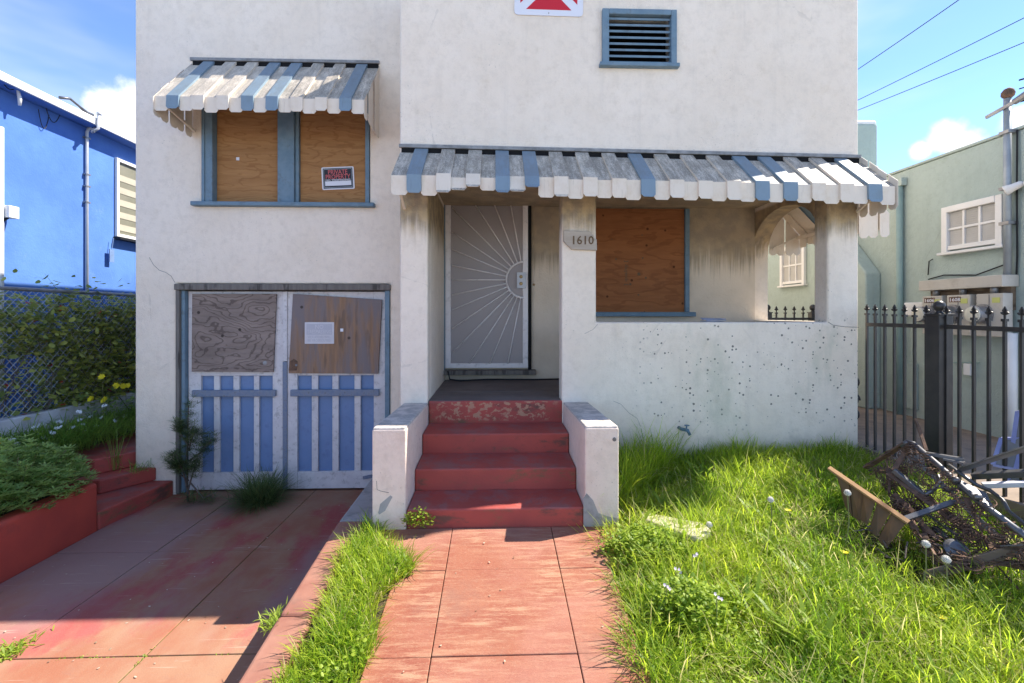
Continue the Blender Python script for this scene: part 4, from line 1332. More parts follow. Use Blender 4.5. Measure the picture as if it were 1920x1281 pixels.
q = WX(20, 398, XB + .1)
jb = MB().box(XB + .04, XB + .14, q.y - .06, q.y + .07, q.z - .075, q.z + .075).build('utility_box', m_white_paint, bh, .008)
MB().tube([(XB + .09, q.y - .02, q.z - .07), (XB + .07, q.y - .08, q.z - .13), (XB + .01, q.y - .1, q.z - .15)], .016, 7).build('box_arm', m_black, jb)
xl = XB + .14
l0, l1, l2 = WX(32, 162, xl), WX(37, 185, xl), WX(37, 198, xl)
lf = MB().tube([(xl, l0.y, zeave - .05), l0, l1, l2], [.01, .012, .022, .016], 8).build('eave_lamp', m_white_paint, bh, smooth=True)
MB().tube(sag(l0, (xl, l1.y + .03, l1.z), .12), .005, 5).build('lamp_wire', m_black, lf)
MB().tube(sag(WX(2, 148, xl), l0, .08), .006, 5).build('lamp_wire', m_black, lf)
for pa, pb, dr in (((72, 205), (92, 216), .22), ((85, 198), (112, 216), .16)):
    MB().tube(sag(WX(*pa, XB + .03), WX(*pb, XB + .03), dr), .005, 5).build('loose_wire', m_black, bh)
MB().tube([WX(112, 183, XB), WX(131, 185, XB), WX(148, 199, XB), WX(162, 211, XB), WX(174, 216, XB)], [.02, .018, .016, .026, .022], 8).build('roof_pipe', m_steel_d, bh, smooth=True)

# ------------------------------------------------------------------ chain link fence and vine
XC = -4.76
cf = thing('chain_link_fence', 'chain link fence with galvanised top rail above the white garden wall', 'fence', (XC, 5.4, .44))
zt, zl_ = 1.705, .45
for y in (1.6, 3.4, 7.3, 9.2):
    MB().tube([(XC, y, zl_ - .2), (XC, y, zt + .03)], .026, 10).lathe([(.03, 0), (.03, .02), (.012, .05)], (XC, y, zt + .03), (0, 0, 1), 10).build('post', m_galv, cf, smooth=True)
MB().tube([(XC, 1.2, zt), (XC, 9.4, zt)], .021, 10).build('top_rail', m_galv, cf, smooth=True)
mb = MB()
y0, y1, pitch = 2.6, 8.4, .078
k = 0
H_ = zt - zl_
yy = y0 - H_
while yy < y1:
    for sgn in (1, -1):
        a = (yy, zl_) if sgn > 0 else (yy, zt)
        b = (yy + H_, zt) if sgn > 0 else (yy + H_, zl_)
        t0 = max(0, (y0 - a[0]) / H_); t1 = min(1, (y1 - a[0]) / H_)
        if t1 > t0:
            pt = lambda t: (XC + .008 * sgn, a[0] + H_ * t, a[1] + (b[1] - a[1]) * t)
            mb.tube([pt(t0), pt(t1)], .0026, 4, cap=False)
    yy += pitch
mb.build('chain_mesh', m_conduit_l, cf, kind='stuff')

vine = thing('climbing_vine', 'tangled climbing vine with small dull leaves growing through the chain link fence', 'vine', (XC, 5.4, .3))
mb = MB()
tips = []
for k in range(150):
    y = rng.uniform(3.2, 8.0); z = rng.uniform(.1, .5)
    pts = [Vector((XC + rng.uniform(-.2, .06), y, z))]
    dirn = rng.uniform(-1, 1)
    for j in range(7):
        dirn += rng.normal(0, .7)
        pts.append(pts[-1] + Vector((rng.normal(0, .03), dirn * .08, rng.uniform(.08, .25))))
        pts[-1].x = min(max(pts[-1].x, XC - .3), XC + .1)
        if pts[-1].z > 1.75 + rng.uniform(0, .2): break
    tips += pts
    mb.tube(pts, [.007 - .0008 * i for i in range(len(pts))], 4)
mb.build('stem', m_twig, vine)
tp = np.array([[p.x, p.y, p.z] for p in tips])
n = 24000
P = tp[rng.integers(0, len(tp), n)] + rng.normal(0, 1, (n, 3)) * [.05, .11, .1]
P[:, 0] = np.clip(P[:, 0], XC - .35, XC + .12)
keep = (P[:, 2] > .42) & (P[:, 2] < 1.98) & ((wob(P[:, 1] * .9, P[:, 2] * 1.1, 1.4, 1.0) > -.62) | (P[:, 1] > 6.0)) & ((P[:, 2] < 1.7) | (rng.random(n) < .35))
keep &= ~((P[:, 1] < 5.3) & (P[:, 2] < 1.05) & (rng.random(n) < .8))
P = P[keep]; n = len(P)
tt = rng.random(n) ** 1.3 * .9; tt[rng.random(n) < .012] = 1
a = leaves(P, rng.uniform(-1.0, .5, n), rng.uniform(0, 6.28, n), rng.uniform(.035, .095, n), rng.uniform(.03, .075, n), tt)
np_object('leaves', *a, m_vine, vine, 'stuff')

# ------------------------------------------------------------------ plants of the left bed
def patch(n, xr, yr, zf, L, w, lean=(.1, .5), curl=(.3, 1.2), cond=None, pref_az=None):
    x = rng.uniform(*xr, n); y = rng.uniform(*yr, n)
    if cond is not None:
        k = cond(x, y); x, y = x[k], y[k]; n = len(x)
    P = np.stack([x, y, zf(x, y)], 1)
    az = rng.uniform(0, 6.28, n) if pref_az is None else rng.normal(pref_az, 1.0, n)
    hv = 1 + .55 * wob(x, y, 1.1, .7)
    t = np.clip(.45 + .35 * wob(x, y, .8, 2.2) + rng.normal(0, .2, n), 0, .9)
    t[rng.random(n) < .04 + .12 * (wob(x, y, 1.9, 5.0) > .45)] = 1
    return blades(P, az, rng.uniform(*lean, n), rng.uniform(*curl, n), rng.uniform(*L, n) * hv, rng.uniform(*w, n), t)


a = join(patch(9000, (-4.7, -3.58), (2.4, 6.4), lambda x, y: z_bed(x, y), (.1, .24), (.005, .009), cond=lambda x, y: (y < 4.15) | (x < -4.3)),
         patch(2500, (-4.6, -4.1), (4.4, 6.6), lambda x, y: z_bed(x, y), (.2, .38), (.006, .011), (.2, .7), (.5, 1.5), pref_az=-.3))
tag(np_object('bed_grass', *a, m_grass_sh), kind='stuff')


def flower(name, p, h, mat, label, cat, group, r=.014, n=5, multi=1):
    t = thing(name, label, cat, p, group)
    p = Vector(p)
    top = p + Vector((random.uniform(-.03, .03), random.uniform(-.03, .03), h))
    MB().tube([p, p.lerp(top, .5) + Vector((.006, .004, 0)), top], .0028, 4).build('stem', m_stem, t)
    mb = MB()
    for q in range(multi):
        c = top + Vector((random.uniform(-1, 1), random.uniform(-1, 1), random.uniform(-.4, .6))) * (.022 if multi > 1 else 0)
        tiltv = Vector((random.uniform(-.5, .5), -.8, .5)).normalized()
        u = tiltv.cross(Vector((0, 0, 1))).normalized(); v = tiltv.cross(u)
        for k in range(n):
            an = 2 * PI * k / n
            d = u * math.cos(an) + v * math.sin(an)
            s_ = u * -math.sin(an) + v * math.cos(an)
            mb.add([c, c + d * r * .7 + s_ * r * .4 + tiltv * r * .2, c + d * r * 1.15 + tiltv * r * .3, c + d * r * .7 - s_ * r * .4 + tiltv * r * .2], [(0, 1, 2, 3)])
    mb.build('petals', mat, t)
    return t


k = 0
WF = []
for px_, py_ in ((148, 790), (160, 796), (172, 783), (178, 800), (132, 803), (140, 814), (160, 812), (196, 782), (208, 790), (236, 800), (30, 826), (42, 832), (40, 840), (12, 840), (24, 842), (62, 850), (6, 858), (8, 870), (46, 846), (98, 812), (70, 800), (122, 790), (150, 772), (192, 760), (110, 800), (88, 822)):
    X = -4.25 - .25 * random.random()
    q = WX(px_, py_, X)
    zb0 = float(z_bed(q.x, q.y))
    flower('white_flower', (q.x, q.y, zb0), max(.1, q.z - zb0), m_petal_w, 'small white star flowers on thin stems in the left bed', 'flower', 'white flowers in the left bed', .015, 5, 4)
for px_, py_, lab in ((194, 708, 'topmost yellow blossom against the chain link fence'), (219, 724, 'yellow blossom between two others beside the house corner'), (235, 725, 'yellow blossom nearest the white house corner'), (170, 749, 'lower yellow blossom farthest from the house corner, above the white wall'), (200, 751, 'lower yellow blossom closer to the house corner, above white wall'), (6, 827, 'small yellow blossom at the left picture edge in bed grass')):
    q = WX(px_, py_, -4.45)
    zb0 = float(z_bed(q.x, q.y))
    flower('yellow_flower', (q.x, q.y, zb0), max(.1, q.z - zb0), m_petal_y, lab, 'flower', 'yellow flowers by the fence', .03, 6, 3)


def rosettes(C, nl, L, w, lean, tint, mat, name, parent):
    """palmate leaves: nl leaflets radiating from each centre"""
    n = len(C)
    P = np.repeat(C, nl, 0)
    az = (np.tile(np.arange(nl) / nl * 2 * PI, n) + np.repeat(rng.uniform(0, 6.28, n), nl))
    m_ = n * nl
    v = blades(P, az, rng.uniform(lean - .25, lean + .25, m_), rng.uniform(.1, .5, m_), np.repeat(rng.uniform(*L, n), nl), rng.uniform(*w, m_), np.repeat(tint, nl), .25)
    return np_object(name, *v, mat, parent, 'stuff')


lp = thing('lupine_bush', 'leafy bush of blue green palmate leaves spilling over the red wall', 'plant', (-3.85, 3.95, .02))
n = 900
u, v_ = rng.uniform(0, 6.28, n), rng.random(n) ** .5
C = np.stack([-3.74 + .36 * v_ * np.cos(u), 3.85 + .62 * v_ * np.sin(u), np.zeros(n)], 1)
C[:, 2] = np.maximum(z_bed(C[:, 0], C[:, 1]), -.06) + .03 + (1 - v_ ** 2) * .28 * (1 + .6 * wob(C[:, 0], C[:, 1], 3)) + rng.uniform(-.08, .06, n)
rosettes(C, 8, (.04, .075), (.014, .022), 1.15, rng.random(n) * .9, m_lupine, 'foliage', lp)
mb = MB()
for k in range(60):
    c = C[k * 13]
    mb.tube([(-3.75 + .1 * (c[0] + 3.75), 3.85 + .3 * (c[1] - 3.85), .0), (c[0], c[1], c[2])], .004, 4)
mb.build('stem', m_stem, lp)
lp2 = thing('lupine_bush', 'low spread of palmate leaves farther back by the side steps', 'plant', (-4.2, 4.8, .1))
n = 420
u, v_ = rng.uniform(0, 6.28, n), rng.random(n) ** .5
C = np.stack([-4.3 + .25 * v_ * np.cos(u), 4.4 + .6 * v_ * np.sin(u), np.zeros(n)], 1)
C[:, 2] = z_bed(C[:, 0], C[:, 1]) + .05 + (1 - v_ ** 2) * .12 + rng.uniform(-.04, .04, n)
rosettes(C, 8, (.035, .055), (.011, .016), 1.2, rng.random(n) * .8, m_lupine, 'foliage', lp2)
bk = thing('leafy_weeds', 'dense dark green leafy weeds against the back of the left house corner', 'plant', (-4.3, 6.2, .2))
n = 2600
P = np.stack([rng.uniform(-4.66, -3.85, n), rng.uniform(5.5, 8.2, n), np.zeros(n)], 1)
P[:, 2] = z_bed(P[:, 0], P[:, 1]) + rng.random(n) ** .8 * .32 * (1 + .4 * wob(P[:, 0], P[:, 1], 2))
P = P[~((P[:, 0] > -4.45) & (P[:, 1] < 6.6))]; n = len(P)
np_object('foliage', *leaves(P, rng.uniform(-.4, .7, n), rng.uniform(0, 6.28, n), rng.uniform(.03, .08, n), rng.uniform(.02, .045, n), rng.random(n) * .7), m_lupine, bk, 'stuff')

# weeds at step joints, garage plants
def tuft(name, label, cat, c, n, L, w, lean, curl, mat, spread=.05, group=None):
    t = thing(name, label, cat, c, group)
    P = np.array(c)[None] + rng.normal(0, 1, (n, 3)) * [spread, spread, 0]
    v = blades(P, rng.uniform(0, 6.28, n), rng.uniform(*lean, n), rng.uniform(*curl, n), rng.uniform(*L, n), rng.uniform(*w, n), rng.random(n) * .92)
    np_object('blades', *v, mat, t, 'stuff', base=c)
    return t


tuft('grass_tuft', 'dark round grass tuft growing at the foot of the garage doors', 'grass tuft', (wx(490, 4.82), 4.80, ZD), 1500, (.2, .42), (.004, .007), (.15, 1.25), (.3, 1.0), m_fern, .07)
tuft('step_weed', 'small grassy weed on the top red side step by the house wall', 'weed', (-3.56, 4.9, -.11), 90, (.06, .16), (.004, .008), (.2, 1.1), (.2, 1.0), m_grass_sh, .06)
tuft('step_weed', 'tall thin weed in the corner of the left house wall and the top step', 'weed', (-3.79, 4.93, -.1), 26, (.15, .5), (.004, .008), (.0, .35), (.0, .5), m_grass_sh, .02)
tuft('curb_weed', 'feathery weed rooted on the edge of the curb over the driveway', 'weed', (-1.09, 2.42, -.08), 160, (.04, .09), (.005, .009), (.2, 1.3), (.2, 1.0), m_clover, .035)

r_ = ray(12, 1224); t_ = (ZD - EYE) / r_.z
tuft('joint_weed', 'low green weed growing from a driveway joint at the left picture edge', 'weed', (r_.x * t_, r_.y * t_, ZD), 200, (.02, .06), (.008, .014), (.5, 1.5), (.1, .8), m_clover, .05)
n = 170
P = np.stack([rng.uniform(-3.35, .6, n), rng.uniform(1.7, 4.9, n), np.zeros(n)], 1)
P = P[((P[:, 0] < -1.1) | ((P[:, 0] > -.45) & (P[:, 1] < 3.1)))]; n = len(P)
P[:, 2] = np.where(P[:, 0] < -1.0, ZD + .004, .038 + .1 * (P[:, 1] - 3.2) + .006)
v = leaves(P, rng.uniform(-.1, .25, n), rng.uniform(0, 6.28, n), rng.uniform(.006, .022, n), rng.uniform(.004, .012, n), rng.random(n))
tag(np_object('leaf_litter', *v, leaf_mat('dry_litter', (.16, .1, .05), (.5, .43, .33), .1)), kind='stuff')
fp = thing('needle_shrub', 'tall dark needle leaved seedling growing beside the left garage jamb', 'plant', (wx(352, 4.88), 4.86, ZD))
base = Vector((wx(352, 4.86), 4.86, ZD))
mb = MB(); Cs = []
br = [((0, 0, 0), (.02, -.02, .95)), ((.01, 0, .2), (-.13, -.05, .42)), ((.015, 0, .4), (.26, -.06, .62)), ((0, 0, .1), (.14, -.08, .45)), ((.01, 0, .55), (-.06, -.04, .78)), ((0, 0, .1), (-.05, -.1, .5)), ((.01, 0, .5), (.12, -.08, .72))]
for a_, b_2 in br:
    p0, p1 = base + Vector(a_), base + Vector(b_2)
    mid = p0.lerp(p1, .5) + Vector((random.uniform(-.03, .03), 0, -.02))
    mb.tube([p0, mid, p1], [.009, .007, .004], 5)
    for t in np.linspace(.55, 1.0, 5):
        Cs += [list(p0.lerp(p1, t) + Vector((random.gauss(0, .035), random.gauss(0, .03), random.gauss(0, .03)))) for _ in range(14)]
mb.tube([base + Vector((.03, -.02, .2)), base + Vector((.2, -.08, .06)), base + Vector((.34, -.1, .12))], [.008, .007, .005], 5)
mb.build('stem', m_twig, fp)
Cs = np.array(Cs)
rosettes(Cs, 12, (.05, .1), (.004, .006), 1.1, rng.random(len(Cs)) * .9, m_fern, 'foliage', fp)
n = 260
P = np.array(base)[None] + np.stack([rng.uniform(-.02, .3, n), rng.uniform(-.12, .02, n), rng.uniform(.0, .1, n)], 1)
np_object('low_foliage', *blades(P, rng.uniform(0, 6.28, n), rng.uniform(.8, 1.5, n), rng.uniform(0, .5, n), rng.uniform(.06, .16, n), rng.uniform(.004, .008, n), rng.random(n) * .8), m_fern, fp, 'stuff')

cw = thing('leafy_weed', 'small leafy weed at the left foot of the red porch steps', 'weed', W(782, 985, 3.14))
n = 260
u, v_ = rng.uniform(0, 6.28, n), rng.random(n) ** .6
c = W(784, 985, 3.13)
P = np.stack([c.x + .1 * v_ * np.cos(u), c.y + .035 * v_ * np.sin(u), c.z + rng.random(n) * .14 * (1 - .6 * v_)], 1)
np_object('foliage', *leaves(P, rng.uniform(-.4, .8, n), rng.uniform(0, 6.28, n), rng.uniform(.012, .028, n), rng.uniform(.01, .018, n), rng.random(n)), m_clover, cw, 'stuff')

# ------------------------------------------------------------------ grass
def xedge(y): return .64 + .05 * np.sin(y * 5.1) + .03 * np.sin(y * 11.3) + np.where(y > 2.95, .12 * (y - 2.95) / .25, 0)


def lawn_ok(x, y):
    k = (x > xedge(y)) & ((wob(x, y, 2.3, 9.0) < .55) | (rng.random(len(x)) < .4)) & ~((y > 3.17) & (x < .84)) & (y < 4.23) & (x < 3.24)
    junk = (x > 2.15) & (y > 2.35) & (y < 3.3) & (x > 2.15 + (y - 2.35) * -.1)
    return k & (~junk | (rng.random(len(x)) < .35))


zl_np = lambda x, y: .0 + .09 * (y - 3.2) + .05 * (x - .8) - .01
parts = [patch(62000, (.6, 3.25), (1.55, 4.23), zl_np, (.06, .17), (.0035, .0065), (.05, .6), (.3, 1.4), cond=lawn_ok),
         patch(9000, (.6, 3.25), (1.55, 4.23), zl_np, (.14, .27), (.004, .007), (.05, .5), (.4, 1.6), cond=lawn_ok),
         patch(2600, (.84, 1.7), (3.4, 4.22), zl_np, (.28, .55), (.004, .008), (.05, .5), (.4, 1.5), cond=lambda x, y: x < .84 + (y - 3.4) * 1.0),
         patch(1500, (.84, 3.2), (4.08, 4.22), zl_np, (.1, .24), (.004, .007), (.05, .5), (.3, 1.3)),
         patch(420, (.6, .72), (1.6, 3.1), zl_np, (.06, .17), (.004, .007), (.6, 1.3), (.2, .8), pref_az=PI)]
tag(np_object('lawn_grass', *join(*parts), m_grass), kind='stuff')
zs_np = lambda x, y: .038 + .1 * (np.minimum(y, 3.2) - 3.2) - .02


def strip_ok(x, y):
    right = -.5 + .06 * np.sin(y * 4.3 + 1) + .04 * np.sin(y * 12) - np.where(y > 2.78, (y - 2.78) * .75, 0) - .03
    left = -.87 + .03 * np.sin(y * 6.1)
    return (x > left) & (x < right)


parts = [patch(15000, (-1.0, -.35), (1.55, 3.16), zs_np, (.06, .15), (.0035, .0065), (.05, .7), (.3, 1.3), cond=strip_ok),
         patch(1500, (-1.0, -.35), (1.55, 3.16), zs_np, (.12, .2), (.004, .007), (.1, .7), (.4, 1.4), cond=strip_ok)]
tag(np_object('strip_grass', *join(*parts), m_grass), kind='stuff')
# broad leaved ground cover inside the grass
n = 26000
x = rng.uniform(-.95, 3.2, n); y = rng.uniform(1.6, 4.2, n)
k = np.where(x < .2, strip_ok(x, y), lawn_ok(x, y)) & (wob(x, y, 1.6, 3.3) > .0)
x, y = x[k], y[k]; n = len(x)
z = np.where(x < .2, zs_np(x, y), zl_np(x, y)) + rng.random(n) * .1
tag(np_object('ground_cover', *leaves(np.stack([x, y, z], 1), rng.uniform(-.2, .8, n), rng.uniform(0, 6.28, n), rng.uniform(.012, .028, n), rng.uniform(.01, .02, n), rng.random(n) * .9), m_clover), kind='stuff')


n = 5200
x = rng.uniform(.66, 3.2, n); y = rng.uniform(1.6, 4.2, n)
k = lawn_ok(x, y) & (wob(x, y, 1.9, 5.0) > .05)
P = np.stack([x, y, zl_np(x, y) + rng.uniform(.02, .09, n)], 1)[k]; n = len(P)
tag(np_object('dry_thatch', *blades(P, rng.uniform(0, 6.28, n), rng.uniform(1.1, 1.6, n), rng.uniform(-.3, .4, n), rng.uniform(.08, .2, n), rng.uniform(.003, .006, n), np.ones(n)), m_grass), kind='stuff')
parts = []
for k in range(46):
    cx_, cy_ = random.uniform(.8, 3.1), random.uniform(1.65, 3.9)
    if cx_ > 2.1 and cy_ > 2.35: continue
    n = random.randint(14, 26)
    P = np.array([[cx_, cy_, z_lawn(cx_, cy_) + .02]]) + rng.normal(0, 1, (n, 3)) * [.03, .03, .02]
    parts.append(blades(P, rng.uniform(0, 6.28, n), rng.uniform(.5, 1.2, n), rng.uniform(.2, .8, n), rng.uniform(.1, .22, n), rng.uniform(.016, .034, n), rng.random(n) * .5))
tag(np_object('broad_weeds', *join(*parts), m_clover), kind='stuff')
n = 420
x = rng.uniform(.7, 3.2, n); y = rng.uniform(1.6, 4.2, n)
P = np.stack([x, y, zl_np(x, y)], 1)[lawn_ok(x, y)]; n = len(P)
tag(np_object('dry_stalks', *blades(P, rng.uniform(0, 6.28, n), rng.uniform(.1, .9, n), rng.uniform(.1, .8, n), rng.uniform(.18, .36, n), rng.uniform(.003, .005, n), np.ones(n)), m_grass), kind='stuff')


def clump(label, c, r, h, n, mat=None, name='clover_clump'):
    t = thing(name, label, 'plant', c)
    d = rng.normal(0, 1, (n, 3)); d /= np.linalg.norm(d, axis=1)[:, None]; d[:, 2] = abs(d[:, 2])
    s = rng.random(n)[:, None] ** .35
    P = np.array(c)[None] + d * s * [r[0], r[1], h] * (1 + .2 * wob(d[:, 0] * 2, d[:, 1] * 2, 2))[:, None]
    np_object('foliage', *leaves(P, rng.uniform(-.1, .9, n), rng.uniform(0, 6.28, n), rng.uniform(.014, .03, n), rng.uniform(.012, .024, n), rng.random(n) * .9), mat or m_clover, t, 'stuff', base=c)
    return t


def gz(px_, py_, h=.0):
    """lawn spot seen at this pixel"""
    r = ray(px_, py_)
    t = 3.0
    for _ in range(30):
        p = Vector((0, 0, EYE)) + r * t
        t += (p.z - (z_lawn(p.x, p.y) + h)) * .8
    return p


p = gz(1215, 1045); clump('dense clover clump by the right foot of the porch steps', (p.x, p.y, z_lawn(p.x, p.y)), (.3, .22), .17, 2800)
p = gz(1290, 1165); clump('rounded clover clump with pink flowers in the middle of the lawn', (p.x, p.y, z_lawn(p.x, p.y)), (.22, .17), .2, 2200)
p = gz(730, 1065 + 0); clump('broad leaved clump at the walk edge of the grass strip', (-.56, 2.76, -.03), (.09, .1), .09, 500)

# dandelions: white clocks and yellow heads
def dandelion(hx, hy, bx, by, white, label):
    b = gz(bx, by); b = Vector((b.x, b.y, z_lawn(b.x, b.y)))
    r = ray(hx, hy); tip = Vector((0, 0, EYE)) + r * (b.y / r.y)
    t = thing('dandelion', label, 'dandelion', b, 'dandelions in the lawn')
    MB().tube([b, b.lerp(tip, .5) + Vector((.012, -.01, .01)), tip], [.004, .0035, .003], 5).build('stem', m_stem, t)
    if white:
        mb = MB()
        for k in range(90):
            z = 1 - 2 * (k + .5) / 90; a = k * 2.39996; rr = math.sqrt(1 - z * z)
            d = Vector((rr * math.cos(a), rr * math.sin(a), z))
            u = d.orthogonal().normalized(); v = d.cross(u)
            e = tip + d * .017
            mb.add([tip + d * .004, e + u * .0016, e - u * .0016], [(0, 1, 2)])
            mb.add([e - u * .004 - v * .003, e + u * .004 - v * .003, e + v * .006 + d * .003], [(0, 1, 2)])
        mb.build('seed_head', m_fluff, t)
    else:
        mb = MB()
        for k in range(36):
            a = k * 2.39996; rr = .006 + .016 * (k / 36)
            d = Vector((math.cos(a), math.sin(a), .35)); s_ = Vector((-math.sin(a), math.cos(a), 0))
            mb.add([tip, tip + d * rr * .8 + s_ * .003, tip + d * rr * 1.1, tip + d * rr * .8 - s_ * .003], [(0, 1, 2, 3)])
        mb.build('flower_head', m_petal_y, t)


dandelion(1445, 937, 1440, 1010, True, 'white dandelion clock in mid lawn below the tap')
dandelion(1589, 924, 1583, 1040, True, 'tall white dandelion clock in front of the broken crate')
dandelion(1736, 1020, 1722, 1120, True, 'white dandelion clock beside the weathered plank end')
dandelion(1774, 1049, 1764, 1160, True, 'white dandelion clock in front of the weathered plank')
dandelion(1330, 984, 1332, 1030, True, 'low white dandelion clock near the pale slab in the lawn')
dandelion(1478, 958, 1478, 990, False, 'yellow dandelion near the mid lawn clock')
dandelion(1584, 1037, 1584, 1060, False, 'yellow dandelion at the foot of the broken crate')
dandelion(1765, 1159, 1764, 1185, False, 'yellow dandelion low in the right lawn below the plank')
for px_, py_, lab in ((1240, 1098, 'pink flower on the left side of the rounded clover clump'), (1268, 1066, 'pink flower cluster above the rounded clover clump'), (1341, 1121, 'pink flower on the right side of the rounded clover clump'), (1293, 1040, 'pale flower between the two clover clumps')):
    p = gz(px_, py_, .2)
    flower('pink_flower', (p.x, p.y, z_lawn(p.x, p.y)), .2, m_petal_p, lab, 'flower', 'pink flowers in the lawn', .008, 5, 3)
# pale slab lying in the grass
a_, b_2 = gz(1205, 968, .1), gz(1318, 1000, .1)
tag(MB().prism([(a_.x, a_.y, a_.z - .05), (a_.x + .02, a_.y + .12, a_.z - .05), (b_2.x + .05, b_2.y + .12, b_2.z - .02), (b_2.x + .06, b_2.y, b_2.z - .02), (b_2.x - .06, b_2.y - .08, b_2.z - .03)], (0, 0, .035)).build('stone_slab', simple('pale_slab', (.55, .5, .36), (.46, .42, .3), 10, .8, bump=.3), bevel=.01), 'pale yellowish slab half sunk in the lawn near the steps', 'slab')

# ------------------------------------------------------------------ iron fence
XI = 3.36
fen = thing('iron_fence', 'black iron picket fence with spear tips right of the porch', 'fence', (XI, 3.2, .2))
RZ = 1.36


def picket_mb(c, base_z, tip_z, thin=False):
    x, y = c
    mb = MB().box(x - .0085, x + .0085, y - .0085, y + .0085, base_z, tip_z - .085)
    mb.box(x - .014, x + .014, y - .014, y + .014, tip_z - .1, tip_z - .082)
    prof = [(.005, -.084), (.006, -.058), (.022, -.05), (.026, -.04), (.019, -.036), (.014, -.045), (.008, -.046), (.015, -.026), (.0, .0)]
    pts = [(u, v) for u, v in prof] + [(-u, v) for u, v in prof[-2::-1]]
    mb.prism([(x + u, y - .004, tip_z + v) for u, v in pts], (0, .008, 0))
    mb.prism([(x - .004, y + u, tip_z + v) for u, v in pts], (.008, 0, 0))
    return mb


py_list = [4.24, 4.146, 4.041, 3.941, 3.84, 3.745, 3.639, 3.471, 3.372, 3.267, 3.164, 3.061, 2.958] + [2.856 - .1 * k for k in range(8)]
first = picket_mb((XI, py_list[0]), .14, 1.545).build('picket', m_iron, fen)
for y in py_list[1:]:
    dup(first, (0, y - py_list[0], -.035 * (4.23 - y)))


def fence_post(x, y, parent, z0, z1, s=.055):
    p = MB().box(x - s, x + s, y - s, y + s, z0, z1).box(x - s - .008, x + s + .008, y - s - .008, y + s + .008, z1 + .0005, z1 + .012).build('post', m_iron, parent, .003)
    MB().lathe([(.03, 0), (.022, .012), (.018, .02), (.034, .034), (.041, .055), (.036, .078), (.02, .094), (.003, .1)], (x, y, z1 + .012), (0, 0, 1), 16).build('ball_finial', m_iron, p, smooth=True)


fence_post(XI, 3.53, fen, .1, 1.445)
fence_post(XI, 2.03, fen, .0, 1.43)
MB().box(XI - .012, XI + .012, 3.588, 4.245, RZ - .016, RZ + .016).build('rail', m_iron, fen)
MB().hexa([(XI - .012, 2.09, RZ - .035), (XI + .012, 2.09, RZ - .035), (XI + .012, 3.472, RZ - .016), (XI - .012, 3.472, RZ - .016), (XI - .012, 2.09, RZ - .003), (XI + .012, 2.09, RZ - .003), (XI + .012, 3.472, RZ + .016), (XI - .012, 3.472, RZ + .016)]).build('rail', m_iron, fen)
# scroll ornament by the house corner
mb = MB()
for cz_, sg in ((.82, 1), (.66, -1), (.52, 1)):
    pts = []
    for k in range(22):
        t = k / 21 * 3.4 * PI; r = .055 * (1 - k / 26)
        pts.append((XI - .015, 4.36 + r * math.cos(t) * sg, cz_ + r * math.sin(t)))
    mb.tube(pts, .008, 5)
mb.build('scroll', m_iron, fen, smooth=True)

sg = thing('iron_gate', 'small black iron gate across the alley seen through the porch arch', 'gate', (3.7, 6.1, .25))
g0, g1 = wx(1440, 6.1), wx(1524, 6.1)
k1 = picket_mb((g0 + .11, 6.1), .3, 1.56).build('picket', m_iron, sg)
for k in range(1, 4): dup(k1, (.118 * k, 0, 0))
fence_post(g0 - .01, 6.1, sg, .25, 1.47, .04); fence_post(g1, 6.1, sg, .25, 1.47, .04)
MB().box(g0 + .035, g1 - .045, 6.09, 6.11, 1.38, 1.41).build('rail', m_iron, sg)
MB().box(g0 + .035, g1 - .045, 6.09, 6.11, .4, .43).build('rail', m_iron, sg)

# ------------------------------------------------------------------ junk pile
def poly(pts): return [W(*p) for p in pts]


bf = thing('bed_frame', 'rusty folding metal bed frame collapsed on the lawn by the iron fence', 'bed frame', W(1760, 1000, 2.9))
A = W(1701, 829, 3.15)
B = W(1985, 1052, 2.15)
MB().tube([W(1690, 838, 3.17), A, W(1712, 832, 3.12), W(1760, 873, 2.92), W(1830, 936, 2.62), B], .0175, 12).build('side_tube', m_steel_d, bf, smooth=True)
for t in (.4, .55): 
    p_ = A.lerp(B, t); d_ = (B - A).normalized()
    MB().tube([p_, p_ + d_ * .02], .021, 10).build('tube_collar', m_steel_d, bf, smooth=True)
MB().bar(W(1697, 832, 3.16), W(1622, 878, 3.35), .045, .012, roll=.5).build('end_bar', m_rust, bf)
MB().bar(W(1703, 838, 3.14), W(1676, 882, 3.05), .03, .01).build('brace', m_rust, bf)
MB().bar(W(1797, 878, 2.95), W(1990, 815, 2.55), .035, .004, roll=.2).bar(W(1797, 882, 2.95), W(1990, 820, 2.55), .004, .03).build('angle_iron', m_steel_d, bf)
MB().bar(W(1826, 892, 2.9), W(1990, 884, 2.5), .05, .035, roll=.3).build('side_rail', m_steel_d, bf, .003)
MB().tube(poly([(1778, 872, 3.0), (1800, 888, 2.93), (1832, 910, 2.85), (1858, 921, 2.78), (1880, 938, 2.7), (1890, 958, 2.62), (1912, 976, 2.52), (1985, 1040, 2.25)]), .012, 10).build('bent_tube', m_steel_d, bf, smooth=True)
pts = poly([(1712, 856, 3.1), (1745, 888, 2.98), (1790, 930, 2.8), (1822, 962, 2.66), (1862, 1000, 2.5), (1960, 1080, 2.2)])
mb = MB()
for a_, b_2 in zip(pts[:-1], pts[1:]): mb.bar(a_, b_2, .028, .004, roll=.9)
mb.build('flat_strap', m_strap, bf)
pts = poly([(1668, 886, 3.08), (1710, 916, 2.95), (1756, 950, 2.82), (1810, 990, 2.66), (1871, 1033, 2.5)])
mb = MB()
for a_, b_2 in zip(pts[:-1], pts[1:]): mb.bar(a_, b_2, .06, .006, roll=.35)
mb.build('slat_strap', m_rust, bf)
